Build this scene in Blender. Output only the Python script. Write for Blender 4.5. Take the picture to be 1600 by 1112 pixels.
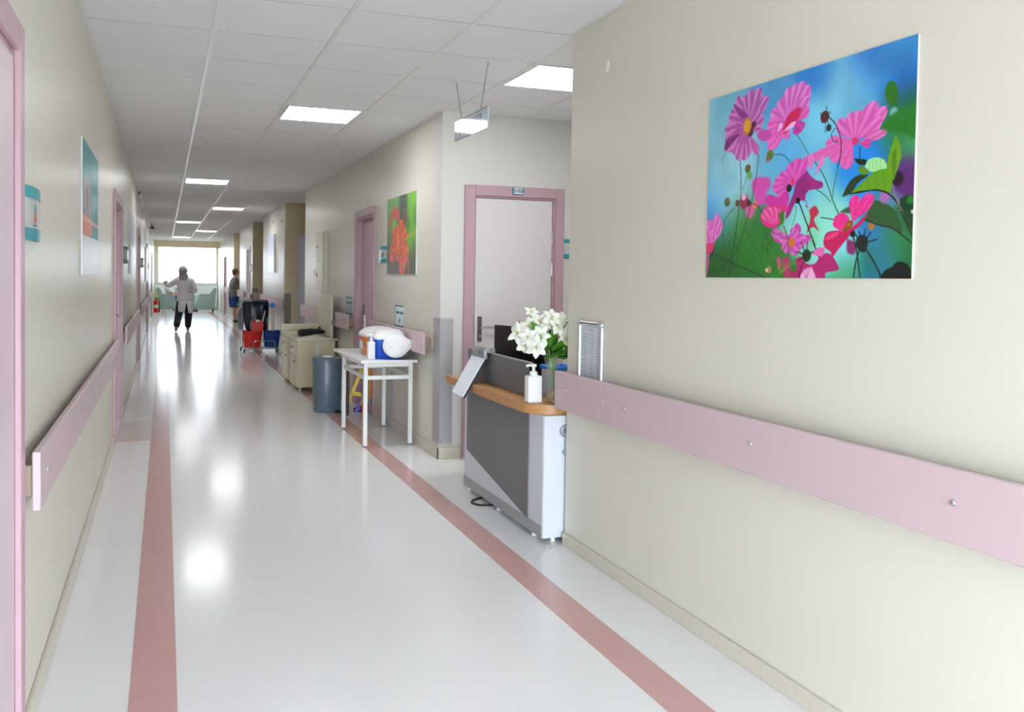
import bpy, bmesh, math, random
import numpy as np
from mathutils import Vector, Matrix

for o in list(bpy.data.objects): bpy.data.objects.remove(o, do_unlink=True)
SC = bpy.context.scene
COL = SC.collection
PI = math.pi

# ------------------------------------------------------------------ camera, sky, light, exposure
EYE = 1.37                     # camera height above the floor
CEIL = 2.62
YAW, PITCH, ROLL = 0.3307, -0.02933, -0.01396
FPX, PPX, PPY = 1351.87, 721.26, 474.21
def camera():
    cy, sy, cp, sp, cr, sr = math.cos(YAW), math.sin(YAW), math.cos(PITCH), math.sin(PITCH), math.cos(ROLL), math.sin(ROLL)
    f = Vector((sy*cp, cy*cp, sp)); r = Vector((cy, -sy, 0)); d = f.cross(r)
    r2 = cr*r + sr*d; d2 = -sr*r + cr*d
    cam = bpy.data.cameras.new('camera'); o = bpy.data.objects.new('camera', cam); COL.objects.link(o)
    m = Matrix((r2, -d2, -f)).transposed().to_4x4(); m.translation = (0, 0, EYE)
    o.matrix_world = m
    cam.sensor_width = 36; cam.lens = FPX*36/1600
    cam.shift_x = (800-PPX)/1600; cam.shift_y = (PPY-556)/1600
    cam.clip_start = .05; cam.clip_end = 200
    SC.camera = o
camera()
w = bpy.data.worlds.new('sky'); SC.world = w; w.use_nodes = True
wn = w.node_tree; tcw = wn.nodes.new('ShaderNodeTexCoord'); sep = wn.nodes.new('ShaderNodeSeparateXYZ'); rmp = wn.nodes.new('ShaderNodeMapRange'); mxw = wn.nodes.new('ShaderNodeMix'); mxw.data_type = 'RGBA'
wn.links.new(tcw.outputs['Generated'], sep.inputs[0]); wn.links.new(sep.outputs[2], rmp.inputs[0]); rmp.inputs[1].default_value = -.06; rmp.inputs[2].default_value = .04
wn.links.new(rmp.outputs[0], mxw.inputs[0]); mxw.inputs[6].default_value = (.26, .27, .26, 1); mxw.inputs[7].default_value = (.76, .88, 1, 1)   # grey ground below, white overcast sky above
wn.links.new(mxw.outputs[2], wn.nodes['Background'].inputs[0]); wn.nodes['Background'].inputs[1].default_value = 23.0
SC.view_settings.view_transform = 'Standard'; SC.view_settings.look = 'None'
SC.view_settings.gamma = 1; SC.view_settings.use_curve_mapping = False
SC.view_settings.exposure = 0.78
LED = 11.0                                                                # ceiling panel strength
for nm, y, rz in (('window_portal', 35.3, PI/2), ('window_portal_rear', -4.5, -PI/2)):   # sky portals outside the end window and the added lobby glazing
    L = bpy.data.lights.new(nm, 'AREA'); L.shape = 'RECTANGLE'; L.size = 2.3 if y > 0 else 8.2; L.size_y = 1.6 if y > 0 else 2.1
    L.cycles.is_portal = True
    o = bpy.data.objects.new(nm, L); COL.objects.link(o); o.location = (.85, y, 1.7 if y > 0 else 1.12); o.rotation_euler = (-rz, 0, 0)

# ------------------------------------------------------------------ materials
def lin(c):
    return tuple(((v/12.92) if v <= .04045 else ((v+.055)/1.055)**2.4) for v in c)
MATS = {}
def mat(name, rgb, rough=.5, metal=0., var=.03, scale=14., bump=0., bscale=60., coat=0., trans=0., alpha=1., spec=.5, sheen=0., emit=0., stretch=None):
    if name in MATS: return MATS[name]
    m = bpy.data.materials.new(name); m.use_nodes = True; nt = m.node_tree; N = nt.nodes; Lk = nt.links
    b = N['Principled BSDF']; b.inputs['Roughness'].default_value = rough; b.inputs['Metallic'].default_value = metal
    b.inputs['Coat Weight'].default_value = coat; b.inputs['Coat Roughness'].default_value = .08
    b.inputs['Transmission Weight'].default_value = trans; b.inputs['Alpha'].default_value = alpha
    b.inputs['Specular IOR Level'].default_value = spec; b.inputs['Sheen Weight'].default_value = sheen
    c = lin(rgb)
    tc = N.new('ShaderNodeTexCoord'); mp = N.new('ShaderNodeMapping'); Lk.new(tc.outputs['Object'], mp.inputs[0])
    if stretch: mp.inputs['Scale'].default_value = stretch
    nz = N.new('ShaderNodeTexNoise'); nz.inputs['Scale'].default_value = scale; nz.inputs['Detail'].default_value = 4
    Lk.new(mp.outputs[0], nz.inputs['Vector'])
    mx = N.new('ShaderNodeMix'); mx.data_type = 'RGBA'
    mx.inputs[6].default_value = tuple(max(0, v*(1-var)) for v in c)+(1,); mx.inputs[7].default_value = tuple(min(1, v*(1+var)) for v in c)+(1,)
    Lk.new(nz.outputs['Fac'], mx.inputs[0]); Lk.new(mx.outputs[2], b.inputs['Base Color'])
    if bump:
        n2 = N.new('ShaderNodeTexNoise'); n2.inputs['Scale'].default_value = bscale; n2.inputs['Detail'].default_value = 3; Lk.new(mp.outputs[0], n2.inputs['Vector'])
        bp = N.new('ShaderNodeBump'); bp.inputs['Strength'].default_value = bump; bp.inputs['Distance'].default_value = .01
        Lk.new(n2.outputs['Fac'], bp.inputs['Height']); Lk.new(bp.outputs[0], b.inputs['Normal'])
    if emit:
        b.inputs['Emission Color'].default_value = c+(1,); b.inputs['Emission Strength'].default_value = emit
    MATS[name] = m; return m
def glass_mat(name, tint=(1, 1, 1), rough=0.):
    if name in MATS: return MATS[name]
    m = bpy.data.materials.new(name); m.use_nodes = True; nt = m.node_tree; N = nt.nodes; Lk = nt.links
    for n in list(N): N.remove(n)
    out = N.new('ShaderNodeOutputMaterial'); t = N.new('ShaderNodeBsdfTransparent'); g = N.new('ShaderNodeBsdfGlossy'); f = N.new('ShaderNodeLayerWeight'); pw = N.new('ShaderNodeMath'); ml = N.new('ShaderNodeMath'); x = N.new('ShaderNodeMixShader')
    t.inputs[0].default_value = tuple(tint)+(1,); g.inputs['Roughness'].default_value = rough; pw.operation = 'POWER'; pw.inputs[1].default_value = 4; ml.operation = 'MULTIPLY_ADD'; ml.inputs[1].default_value = .55; ml.inputs[2].default_value = .035
    Lk.new(f.outputs['Facing'], pw.inputs[0]); Lk.new(pw.outputs[0], ml.inputs[0]); Lk.new(ml.outputs[0], x.inputs[0]); Lk.new(t.outputs[0], x.inputs[1]); Lk.new(g.outputs[0], x.inputs[2]); Lk.new(x.outputs[0], out.inputs[0])
    MATS[name] = m; return m
def print_mat(name, rough=.35):
    if name in MATS: return MATS[name]
    m = bpy.data.materials.new(name); m.use_nodes = True; nt = m.node_tree
    a = nt.nodes.new('ShaderNodeVertexColor'); a.layer_name = 'print'; b = nt.nodes['Principled BSDF']
    nt.links.new(a.outputs[0], b.inputs['Base Color']); b.inputs['Roughness'].default_value = rough
    MATS[name] = m; return m

M_wall = mat('cream_wall_paint', (.865, .847, .795), .34, var=.015, scale=1.3, bump=.05, bscale=45)
M_wall2 = mat('pale_alcove_paint', (.86, .854, .835), .45, var=.015, scale=1.3, bump=.05, bscale=45)
M_beam = mat('tan_beam_paint', (.92, .85, .71), .5, var=.02, scale=2)
M_tile = mat('white_ceiling_tile', (.925, .93, .935), .8, var=.02, scale=5, bump=.12, bscale=140)
M_grid = mat('white_metal_runner', (.90, .90, .89), .30, var=.01)
M_gap = mat('grey_ceiling_gap', (.20, .20, .20), .9)
M_floor = mat('pale_vinyl_floor', (.945, .938, .938), .155, var=.03, scale=3.0, bump=.06, bscale=3.0, spec=.33)
M_stripe = mat('dusty_red_vinyl', (.82, .65, .635), .155, var=.05, scale=8, bump=.06, bscale=3.0, spec=.33)
M_patch = mat('beige_vinyl_patch', (.87, .82, .78), .2, var=.03)
M_skirt = mat('terrazzo_skirting', (.83, .80, .74), .35, var=.10, scale=60)
M_rail = mat('pink_laminate', (.81, .715, .735), .42, var=.015, scale=3, bump=.02)
M_mdf = mat('brown_fibreboard', (.62, .54, .48), .7, var=.08, scale=30)
M_frame = mat('pink_door_lacquer', (.755, .625, .665), .38, var=.03, scale=5, bump=.04, bscale=30, stretch=(6, 6, .5))
M_pinkleaf = mat('pale_pink_door_lacquer', (.85, .765, .80), .40, var=.025, scale=4, bump=.04, bscale=30, stretch=(6, 6, .5))
M_leaf = mat('pale_lilac_door_leaf', (.875, .855, .86), .45, var=.012, scale=2)
M_steel = mat('brushed_steel', (.78, .78, .79), .42, .8, var=.08, scale=30, stretch=(20, 20, .6))
M_chrome = mat('chrome', (.80, .80, .82), .16, 1.)
M_white = mat('white_plastic', (.92, .92, .92), .35, var=.01)
M_whitem = mat('white_enamel', (.92, .92, .91), .35, var=.01)
M_teal = mat('teal_plastic', (.16, .60, .64), .3, var=.04)
M_tealink = mat('teal_ink', (.12, .50, .56), .5)
M_redink = mat('red_ink', (.86, .20, .16), .5)
M_greyink = mat('grey_ink', (.52, .54, .57), .6)
M_blackrub = mat('black_rubber', (.05, .05, .055), .6)
M_slate = mat('dark_slate_board', (.43, .425, .44), .42, var=.03, scale=6)
M_deskwh = mat('white_desk_board', (.82, .835, .86), .35, var=.01)
M_alu = mat('grey_plinth', (.66, .66, .66), .4, .3, var=.02)
M_wood = mat('orange_beech', (.74, .54, .34), .36, var=.14, scale=3, stretch=(14, 1.2, 14))
M_beige = mat('beige_cabinet_paint', (.84, .80, .67), .4, var=.03, scale=8)
M_beige2 = mat('pale_beige_top', (.86, .84, .74), .4, var=.03, scale=8)
M_bin = mat('slate_blue_plastic', (.37, .43, .48), .3, var=.05)
M_orange = mat('orange_plastic', (.96, .56, .28), .4)
M_blue = mat('blue_plastic', (.08, .32, .78), .35)
M_navy = mat('navy_blue_plastic', (.05, .25, .60), .35)
M_red = mat('red_plastic', (.90, .09, .06), .35)
M_bag = mat('dark_navy_bag', (.07, .09, .17), .32, var=.3, scale=10, bump=.5, bscale=18)
M_yellow = mat('yellow_plastic', (.90, .76, .08), .4)
M_purple = mat('purple_plastic', (.46, .40, .78), .4)
M_skin = mat('skin', (.80, .60, .50), .5, var=.05)
M_glass = glass_mat('window_glass'); M_tint = glass_mat('dimming_glass', (.58, .58, .58)); M_recess = mat('tan_recess_paint', (.80, .745, .62), .5, var=.02, scale=2); M_vase = glass_mat('clear_vase_glass', (.97, .985, .98))  # grey pane tint added to dim the daylight of the end window

# ------------------------------------------------------------------ mesh helpers
ORG = {}                                            # world origin of every object, so parts can be written in world coordinates
def new_bm(): return bmesh.new()
def finish(bm, mats, name='mesh', smooth=True, ang=35):
    bmesh.ops.recalc_face_normals(bm, faces=bm.faces)
    me = bpy.data.meshes.new(name); bm.to_mesh(me); bm.free()
    for m in (mats if isinstance(mats, (list, tuple)) else [mats]): me.materials.append(m)
    if smooth and len(me.polygons):
        me.polygons.foreach_set('use_smooth', [True]*len(me.polygons)); me.set_sharp_from_angle(angle=math.radians(ang))
    return me
def tag(o, label=None, cat=None, group=None, kind=None):
    if label: o['label'] = label
    if cat: o['category'] = cat
    if group: o['group'] = group
    if kind: o['kind'] = kind
    return o
def thing(name, loc, label, cat, group=None, kind=None):
    o = bpy.data.objects.new(name, None); COL.objects.link(o); o.location = loc; o.empty_display_size = .05
    ORG[o] = Vector(loc); return tag(o, label, cat, group, kind)
def small(o):
    o['kind'] = 'stuff'; return o
def obj(name, bm, m, parent=None, smooth=True, ang=35, label=None):
    org = ORG[parent] if parent else Vector((0, 0, 0))
    if parent: bmesh.ops.translate(bm, verts=bm.verts, vec=-org)
    o = bpy.data.objects.new(name, finish(bm, m, name, smooth, ang)); COL.objects.link(o)
    if parent: o.parent = parent
    ORG[o] = org
    if label: o['label'] = label
    return o
def objm(name, me, parent=None, loc=(0, 0, 0)):      # shares mesh data; loc in world
    o = bpy.data.objects.new(name, me); COL.objects.link(o)
    org = ORG[parent] if parent else Vector((0, 0, 0))
    o.location = Vector(loc)-org
    if parent: o.parent = parent
    ORG[o] = Vector(loc); return o
def merge(bm, b2, mtx=None):
    if mtx is not None: bmesh.ops.transform(b2, matrix=mtx, verts=b2.verts)
    me = bpy.data.meshes.new('tmp'); b2.to_mesh(me); b2.free(); bm.from_mesh(me); bpy.data.meshes.remove(me); return bm
def box(bm, x0, x1, y0, y1, z0, z1, bev=0., seg=1, mtx=None):
    b = bmesh.new()
    v = [b.verts.new((x, y, z)) for x in (x0, x1) for y in (y0, y1) for z in (z0, z1)]
    for f in ((0, 1, 3, 2), (4, 6, 7, 5), (0, 4, 5, 1), (2, 3, 7, 6), (0, 2, 6, 4), (1, 5, 7, 3)): b.faces.new([v[i] for i in f])
    if bev: bmesh.ops.bevel(b, geom=b.edges[:], offset=bev, segments=seg, profile=.6, affect='EDGES')
    return merge(bm, b, mtx)
def B(*a, **k): return box(bmesh.new(), *a, **k)
def frames(pts):
    pts = [Vector(p) for p in pts]; n = len(pts); T = []
    for i in range(n):
        t = (pts[min(i+1, n-1)]-pts[max(i-1, 0)]); T.append(t.normalized() if t.length > 1e-9 else Vector((0, 0, 1)))
    a = Vector((0, 0, 1)) if abs(T[0].z) < .9 else Vector((1, 0, 0))
    u = T[0].cross(a).normalized(); R = []
    for i in range(n):
        u = (u-T[i]*u.dot(T[i])); u = u.normalized() if u.length > 1e-6 else T[i].orthogonal().normalized()
        R.append((u.copy(), T[i].cross(u)))
    return pts, R
def tube(bm, pts, r, n=8, cap=True, closed=False):
    pts, R = frames(pts); rs = r if isinstance(r, (list, tuple)) else [r]*len(pts); rings = []
    for p, (u, v), q in zip(pts, R, rs):
        rings.append([bm.verts.new(p+(u*math.cos(2*PI*k/n)+v*math.sin(2*PI*k/n))*q) for k in range(n)])
    m = len(rings)
    for i in range(m if closed else m-1):
        a, b = rings[i], rings[(i+1) % m]
        for k in range(n): bm.faces.new((a[k], a[(k+1) % n], b[(k+1) % n], b[k]))
    if cap and not closed:
        bm.faces.new(rings[0]); bm.faces.new(rings[-1])
    return bm
def T(pts, r, n=8, **k): return tube(bmesh.new(), pts, r, n, **k)
def loft(bm, rings, n=20, cap=True):
    """rings: (cx, cy, cz, rx, ry[, power]) horizontal ellipses"""
    R = []
    for q in rings:
        cx, cy, cz, rx, ry = q[:5]; pw = q[5] if len(q) > 5 else 2.
        L = []
        for k in range(n):
            a = 2*PI*k/n; c, s = math.cos(a), math.sin(a)
            L.append(bm.verts.new((cx+rx*math.copysign(abs(c)**(2/pw), c), cy+ry*math.copysign(abs(s)**(2/pw), s), cz)))
        R.append(L)
    for a, b in zip(R, R[1:]):
        for k in range(n): bm.faces.new((a[k], a[(k+1) % n], b[(k+1) % n], b[k]))
    if cap: bm.faces.new(R[0]); bm.faces.new(R[-1])
    return bm
def lathe(bm, prof, cx, cy, n=24, cap=True):
    return loft(bm, [(cx, cy, z, r, r) for r, z in prof], n, cap)
def prism(bm, pts, axis, d0, d1, bev=0.):
    """polygon pts in the plane square to the axis ('x': (y,z), 'y': (x,z), 'z': (x,y)), from d0 to d1 along it"""
    b = bmesh.new()
    def P(p, d): return {'x': (d, p[0], p[1]), 'y': (p[0], d, p[1]), 'z': (p[0], p[1], d)}[axis]
    A = [b.verts.new(P(p, d0)) for p in pts]; Bv = [b.verts.new(P(p, d1)) for p in pts]; n = len(pts)
    b.faces.new(A); b.faces.new(Bv)
    for i in range(n): b.faces.new((A[i], A[(i+1) % n], Bv[(i+1) % n], Bv[i]))
    if bev: bmesh.ops.bevel(b, geom=b.edges[:], offset=bev, segments=2, affect='EDGES')
    return merge(bm, b)
def PR(*a, **k): return prism(bmesh.new(), *a, **k)
def sphere(bm, c, r, sx=1, sy=1, sz=1, u=14, v=9):
    b = bmesh.new(); bmesh.ops.create_uvsphere(b, u_segments=u, v_segments=v, radius=r)
    return merge(bm, b, Matrix.Translation(c) @ Matrix.Diagonal((sx, sy, sz, 1)))
def arc(c, r, a0, a1, n): return [(c[0]+r*math.cos(a0+(a1-a0)*i/n), c[1]+r*math.sin(a0+(a1-a0)*i/n)) for i in range(n+1)]
def spline(pts, k=5):
    pts = [Vector(p) for p in pts]; out = []
    for i in range(len(pts)-1):
        p0, p1, p2, p3 = pts[max(i-1, 0)], pts[i], pts[i+1], pts[min(i+2, len(pts)-1)]
        for j in range(k):
            t = j/k
            out.append(.5*((2*p1)+(p2-p0)*t+(2*p0-5*p1+4*p2-p3)*t*t+(3*p1-p0-3*p2+p3)*t**3))
    out.append(pts[-1]); return out
def text_bm(s, size, mtx, depth=.0015, bold=.0):
    cu = bpy.data.curves.new('txt', 'FONT'); cu.body = s; cu.size = size; cu.extrude = depth; cu.align_x = 'CENTER'; cu.align_y = 'CENTER'; cu.offset = bold; cu.resolution_u = 3
    o = bpy.data.objects.new('txt', cu); COL.objects.link(o)
    dg = bpy.context.evaluated_depsgraph_get(); me = bpy.data.meshes.new_from_object(o.evaluated_get(dg))
    bm = bmesh.new(); bm.from_mesh(me); bmesh.ops.transform(bm, matrix=mtx, verts=bm.verts)
    bpy.data.objects.remove(o); bpy.data.curves.remove(cu); bpy.data.meshes.remove(me); return bm
def facing(loc, d):
    """matrix that stands text at loc, reading for a viewer who looks at a face whose outward side is d"""
    z = Vector(d); y = Vector((0, 0, 1)); x = y.cross(z)
    m = Matrix((x, y, z)).transposed().to_4x4(); m.translation = loc; return m

# ------------------------------------------------------------------ painted print panels (flat posters)
class Canvas:
    def __init__(s, W, H, w, h):
        s.W, s.H, s.w, s.h = W, H, w, h
        u, v = np.meshgrid((np.arange(W)+.5)/W, (np.arange(H)+.5)/H); s.x = u*w; s.y = v*h; s.img = np.zeros((H, W, 3))
        s.rng = np.random.default_rng(3)
    def xy(s, p): return np.array([p[0]*s.w, p[1]*s.h])
    def put(s, m, c): s.img += (np.asarray(c, float)-s.img)*m[..., None]
    def blobs(s, L):
        num = np.zeros_like(s.img); den = np.zeros((s.H, s.W))+1e-9
        for p, c, r in L:
            q = s.xy(p); g = np.exp(-((s.x-q[0])**2+(s.y-q[1])**2)/(2*(r*.62)**2))+1e-7; num += g[..., None]*np.array(c); den += g
        s.img = num/den[..., None]
    def noise(s, amp, cell):
        gh, gw = 14, 20; g = s.rng.random((gh, gw)); yi = np.linspace(0, gh-1.001, s.H); xi = np.linspace(0, gw-1.001, s.W)
        y0 = yi.astype(int); x0 = xi.astype(int); fy = (yi-y0)[:, None]; fx = (xi-x0)[None]; fy = fy*fy*(3-2*fy); fx = fx*fx*(3-2*fx)
        n = (g[y0][:, x0]*(1-fy)*(1-fx)+g[y0+1][:, x0]*fy*(1-fx)+g[y0][:, x0+1]*(1-fy)*fx+g[y0+1][:, x0+1]*fy*fx)
        s.img *= (1+amp*2*(n-.5))[..., None]
    def win(s, x0, x1, y0, y1):
        i0 = max(0, int(y0/s.h*s.H)-2); i1 = min(s.H, int(y1/s.h*s.H)+3); j0 = max(0, int(x0/s.w*s.W)-2); j1 = min(s.W, int(x1/s.w*s.W)+3)
        return slice(i0, max(i1, i0)), slice(j0, max(j1, j0))
    def disc(s, p, r, c, soft=.004):
        q = s.xy(p); k = s.win(q[0]-r-soft*2, q[0]+r+soft*2, q[1]-r-soft*2, q[1]+r+soft*2)
        d = np.hypot(s.x[k]-q[0], s.y[k]-q[1]); m = np.clip((r-d)/soft+.5, 0, 1); s.img[k] += (np.array(c)-s.img[k])*m[..., None]
    def stroke(s, pts, wd, c, soft=.001):
        P = [tuple(s.xy(p))+(0,) for p in pts]; P = np.array([tuple(v) for v in spline(P, 6)])[:, :2] if len(P) > 2 else np.array(P)[:, :2]
        e = wd+soft*2; k = s.win(P[:, 0].min()-e, P[:, 0].max()+e, P[:, 1].min()-e, P[:, 1].max()+e); X, Y = s.x[k], s.y[k]
        if X.size == 0: return
        d = np.full(X.shape, 9.)
        for a, b in zip(P, P[1:]):
            ab = b-a; L = ab@ab+1e-12; t = np.clip(((X-a[0])*ab[0]+(Y-a[1])*ab[1])/L, 0, 1); d = np.minimum(d, np.hypot(X-a[0]-t*ab[0], Y-a[1]-t*ab[1]))
        m = np.clip((wd/2-d)/soft+.5, 0, 1); s.img[k] += (np.array(c)-s.img[k])*m[..., None]
    def poly(s, pts, c, soft=.002, smooth=True):
        P = [tuple(s.xy(p))+(0,) for p in pts]
        if smooth: P = spline(P+[P[0]], 4)[:-1]
        P = np.array([tuple(v) for v in P])[:, :2]; e = soft*2
        k = s.win(P[:, 0].min()-e, P[:, 0].max()+e, P[:, 1].min()-e, P[:, 1].max()+e); X, Y = s.x[k], s.y[k]
        if X.size == 0: return
        ins = np.zeros(X.shape, bool); d = np.full(X.shape, 9.)
        for a, b in zip(P, np.roll(P, -1, 0)):
            cr = (a[1] > Y) != (b[1] > Y); ins ^= cr & (X < (b[0]-a[0])*(Y-a[1])/((b[1]-a[1])+1e-12)+a[0])
            ab = b-a; L = ab@ab+1e-12; t = np.clip(((X-a[0])*ab[0]+(Y-a[1])*ab[1])/L, 0, 1); d = np.minimum(d, np.hypot(X-a[0]-t*ab[0], Y-a[1]-t*ab[1]))
        m = np.clip(np.where(ins, d, -d)/soft+.5, 0, 1); s.img[k] += (np.array(c)-s.img[k])*m[..., None]
    def petal(s, b, t, w, c1, c2):
        b, t = s.xy(b), s.xy(t); ax = t-b; L = np.hypot(*ax)+1e-9; ax = ax/L; e = w+.01
        k = s.win(min(b[0], t[0])-e, max(b[0], t[0])+e, min(b[1], t[1])-e, max(b[1], t[1])+e); X, Y = s.x[k]-b[0], s.y[k]-b[1]
        if X.size == 0: return
        a = (X*ax[0]+Y*ax[1])/L; l = -X*ax[1]+Y*ax[0]; aa = np.clip(a, 0, 1)
        hw = w*(np.sin(PI*np.clip(aa, 0, 1)**1.5)**.55)*(.25+.75*np.minimum(1, aa*1.5)); lim = 1-.04*np.cos(l/w*9)
        m = np.clip((hw*.86-np.abs(l))/.0016+.5, 0, 1)*(a > 0)*(a < lim)
        f = .5+.5*np.sin(l/w*7+.8*np.sin(a*5)); f = np.clip(.30+.70*f*(.35+.65*aa), 0, 1)
        f = f*np.clip((hw*.86-np.abs(l))/(w*.12)+.35, 0, 1)
        c = np.array(c1)+(np.array(c2)-np.array(c1))*f[..., None]; s.img[k] += (c-s.img[k])*m[..., None]
def print_panel(name, cv, parent, origin, du, dv):
    """grid of small quads carrying the print; origin = lower corner, du / dv = full edge vectors (world)"""
    W, H = cv.W, cv.H; o0 = Vector(origin)-ORG[parent]
    gu, gv = np.meshgrid(np.linspace(0, 1, W+1), np.linspace(0, 1, H+1)); V = np.array(o0)[None]+gu.reshape(-1, 1)*np.array(du)+gv.reshape(-1, 1)*np.array(dv)
    i = (np.arange(H)[:, None]*(W+1)+np.arange(W)[None]).ravel(); F = np.stack([i, i+1, i+W+2, i+W+1], 1)
    me = bpy.data.meshes.new(name); me.vertices.add(len(V)); me.vertices.foreach_set('co', V.astype(np.float32).ravel())
    me.loops.add(F.size); me.loops.foreach_set('vertex_index', F.astype(np.int32).ravel()); me.polygons.add(len(F))
    me.polygons.foreach_set('loop_start', np.arange(0, F.size, 4, dtype=np.int32)); me.update(calc_edges=True)
    c = np.clip(cv.img, 0, 1); c = np.where(c <= .04045, c/12.92, ((c+.055)/1.055)**2.4).reshape(-1, 3)
    ca = me.color_attributes.new('print', 'FLOAT_COLOR', 'CORNER'); ca.data.foreach_set('color', np.repeat(np.c_[c, np.ones(len(c))], 4, 0).astype(np.float32).ravel())
    me.materials.append(print_mat('glossy_print')); o = bpy.data.objects.new(name, me); COL.objects.link(o); o.parent = parent; ORG[o] = ORG[parent]; return o

# ------------------------------------------------------------------ the setting
XL, XR = -.385, 1.965                 # corridor wall faces
YB, YE = -1.2, 35.0                   # rear and far end of the corridor
DOORH = 2.0
def structure(name, bm, m, label, cat, smooth=True):
    o = obj(name, bm, m, None, smooth); return tag(o, label, cat, None, 'structure')

def sheet(y0, y1, x0, x1): return B(x0, x1, y0, y1, -.1, 0)
bm = new_bm(); box(bm, -.6, 3.4, YB-.1, YE+.1, -.1, 0); box(bm, -3.5, 5.2, -4.4, YB-.1, -.1, 0)
structure('floor', bm, M_floor, 'glossy pale vinyl corridor floor with two dusty red stripes', 'floor')
structure('trim_1', B(-.105, .043, YB, 34.0, -.01, .0015), M_stripe, 'dusty red floor stripe running beside the left wall', 'floor stripe')
structure('trim_2', B(1.520, 1.665, YB, 34.0, -.01, .0015), M_stripe, 'dusty red floor stripe running past the desk and table', 'floor stripe')
structure('trim_3', B(XL, -.11, 7.50, 8.55, -.01, .001), M_patch, 'beige vinyl patch on the floor at the second pink doorway of the left wall', 'floor patch')

# walls with door openings: (y0, y1) spans are holes up to DOORH
def wall_y(name, face, back, y0, y1, holes, m, label):
    bm = new_bm(); x0, x1 = min(face, back), max(face, back); y = y0; DH = 1.965 if face == XL else DOORH
    for a, b in sorted(holes):
        if a > y: box(bm, x0, x1, y, a, 0, CEIL+.1)
        box(bm, x0, x1, a, b, DH, CEIL+.1); bx_ = sorted((back, back+(.02 if face > back else -.02))); box(bm, bx_[0], bx_[1], a, b, 0, DH); y = b  # hidden sheet added behind each doorway to keep outside light from leaking in
    if y < y1: box(bm, x0, x1, y, y1, 0, CEIL+.1)
    return structure(name, bm, m, label, 'wall')
L_doors = [(1.70, 2.595), (7.44, 8.60), (13.48, 14.6), (20.4, 21.5), (27.6, 28.7)]
wall_y('wall_left', XL, XL-.2, YB, YE, L_doors, M_wall, 'long cream corridor wall pierced by a row of pink doorways, on the left')
R_door = (8.42, 9.22)
wall_y('wall_right', XR, XR+.2, YB, 4.03, [], M_wall, 'plain cream wall that carries the large picture of pink flowers')
structure('wall_nook', B(XR+.2, 3.4, 3.83, 4.03, 0, CEIL+.1), M_wall2, 'pale wall closing the desk nook on the near side', 'wall')
structure('wall_nook_side', B(3.3, 3.5, 4.03, 6.42, 0, CEIL+.1), M_wall2, 'pale wall at the inner end of the desk nook', 'wall')
bm = new_bm()
box(bm, XR, 2.225, 6.22, 6.42, 0, CEIL+.1); box(bm, 2.905, 3.3, 6.22, 6.42, 0, CEIL+.1); box(bm, 2.225, 2.905, 6.22, 6.42, DOORH+.005, CEIL+.1); box(bm, 2.225, 2.905, 6.412, 6.42, 0, DOORH+.005)  # last box: thin unseen sheet added behind the door to block stray light
structure('wall_back', bm, M_wall2, 'pale wall around the pink framed door with the number plate', 'wall')
wall_y('wall_right_far', XR, XR+.2, 6.42, 12.9, [R_door], M_wall, 'cream corridor wall behind the white table and beige cabinets')
def recess(n, y0, y1, depth, m, desc):
    structure('wall_recess_%d' % n, recess_bm(y0, y1, depth), m, desc, 'wall')
def recess_bm(y0, y1, depth):
    bm = new_bm(); box(bm, XR+.2, depth+.2, y0-.2, y0, 0, CEIL+.1); box(bm, depth, depth+.2, y0, y1, 0, CEIL+.1); box(bm, XR, depth+.2, y1, y1+.2, 0, CEIL+.1); return bm
recess(1, 12.9, 15.1, 3.1, M_recess, 'shaded tan walls of the first side recess beyond the beige cabinets')
recess(2, 18.7, 20.95, 3.1, M_recess, 'shaded walls of the second side recess with a pink rail across it')
recess(3, 24.7, 26.8, 3.1, M_recess, 'shaded walls of the third side recess where the woman in blue stands')
wall_y('wall_right_mid', XR, XR+.2, 15.3, 18.7, [], M_wall, 'bright cream wall pier between the first two side recesses')
wall_y('wall_right_mid_far', XR, XR+.2, 21.15, 24.7, [(21.6, 22.5)], M_wall, 'bright cream wall pier between the second and third side recess')
wall_y('wall_right_end', XR, XR+.2, 27.0, YE, [(30.2, 31.2)], M_wall, 'bright cream wall running up to the end window')
# far end with the window; the added rear lobby follows
def end_wall(name, y, d, z0, z1, label):
    bm = new_bm(); y0, y1 = sorted((y, y+d*.2)); xa, xb = -.27, 1.93
    box(bm, XL-.2, xa, y0, y1, 0, CEIL+.1); box(bm, xb, XR+.2, y0, y1, 0, CEIL+.1); box(bm, xa, xb, y0, y1, 0, z0); box(bm, xa, xb, y0, y1, z1, CEIL+.1)
    structure(name, bm, M_wall, label, 'wall')
def end_window(n, y, d, z0, z1, label):
    w_ = thing('window_%d' % n, (.83, y, z0), label, 'window', None, 'structure'); xa, xb = -.27, 1.93; ya, yb = sorted((y+d*.04, y+d*.09))
    bm = new_bm()
    for x in (xa, xb-.05): box(bm, x, x+.05, ya, yb, z0, z1, .004)
    box(bm, xa, xb, ya, yb, z0, z0+.05, .004); box(bm, xa, xb, ya, yb, z1-.05, z1, .004)
    obj('window_frame', bm, M_whitem, w_); obj('mullion', B(.825, .868, ya, yb, z0+.05, z1-.05, .004), M_whitem, w_)
    yg = (ya+yb)/2
    for x0, x1 in ((xa+.05, .825), (.868, xb-.05)): obj('pane', B(x0, x1, yg-.003, yg+.003, z0+.05, z1-.05), M_tint, w_)
    obj('window_sill', B(xa, xb, *sorted((y-d*.06, y+d*.04)), z0-.03, z0, .004), M_whitem, w_)
end_wall('wall_end', YE, 1, 1.01, 2.46, 'white end wall with a broad bright window above the green armchairs')
end_window(1, YE, 1, 1.01, 2.46, 'broad two pane window glowing white at the corridor end')
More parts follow.
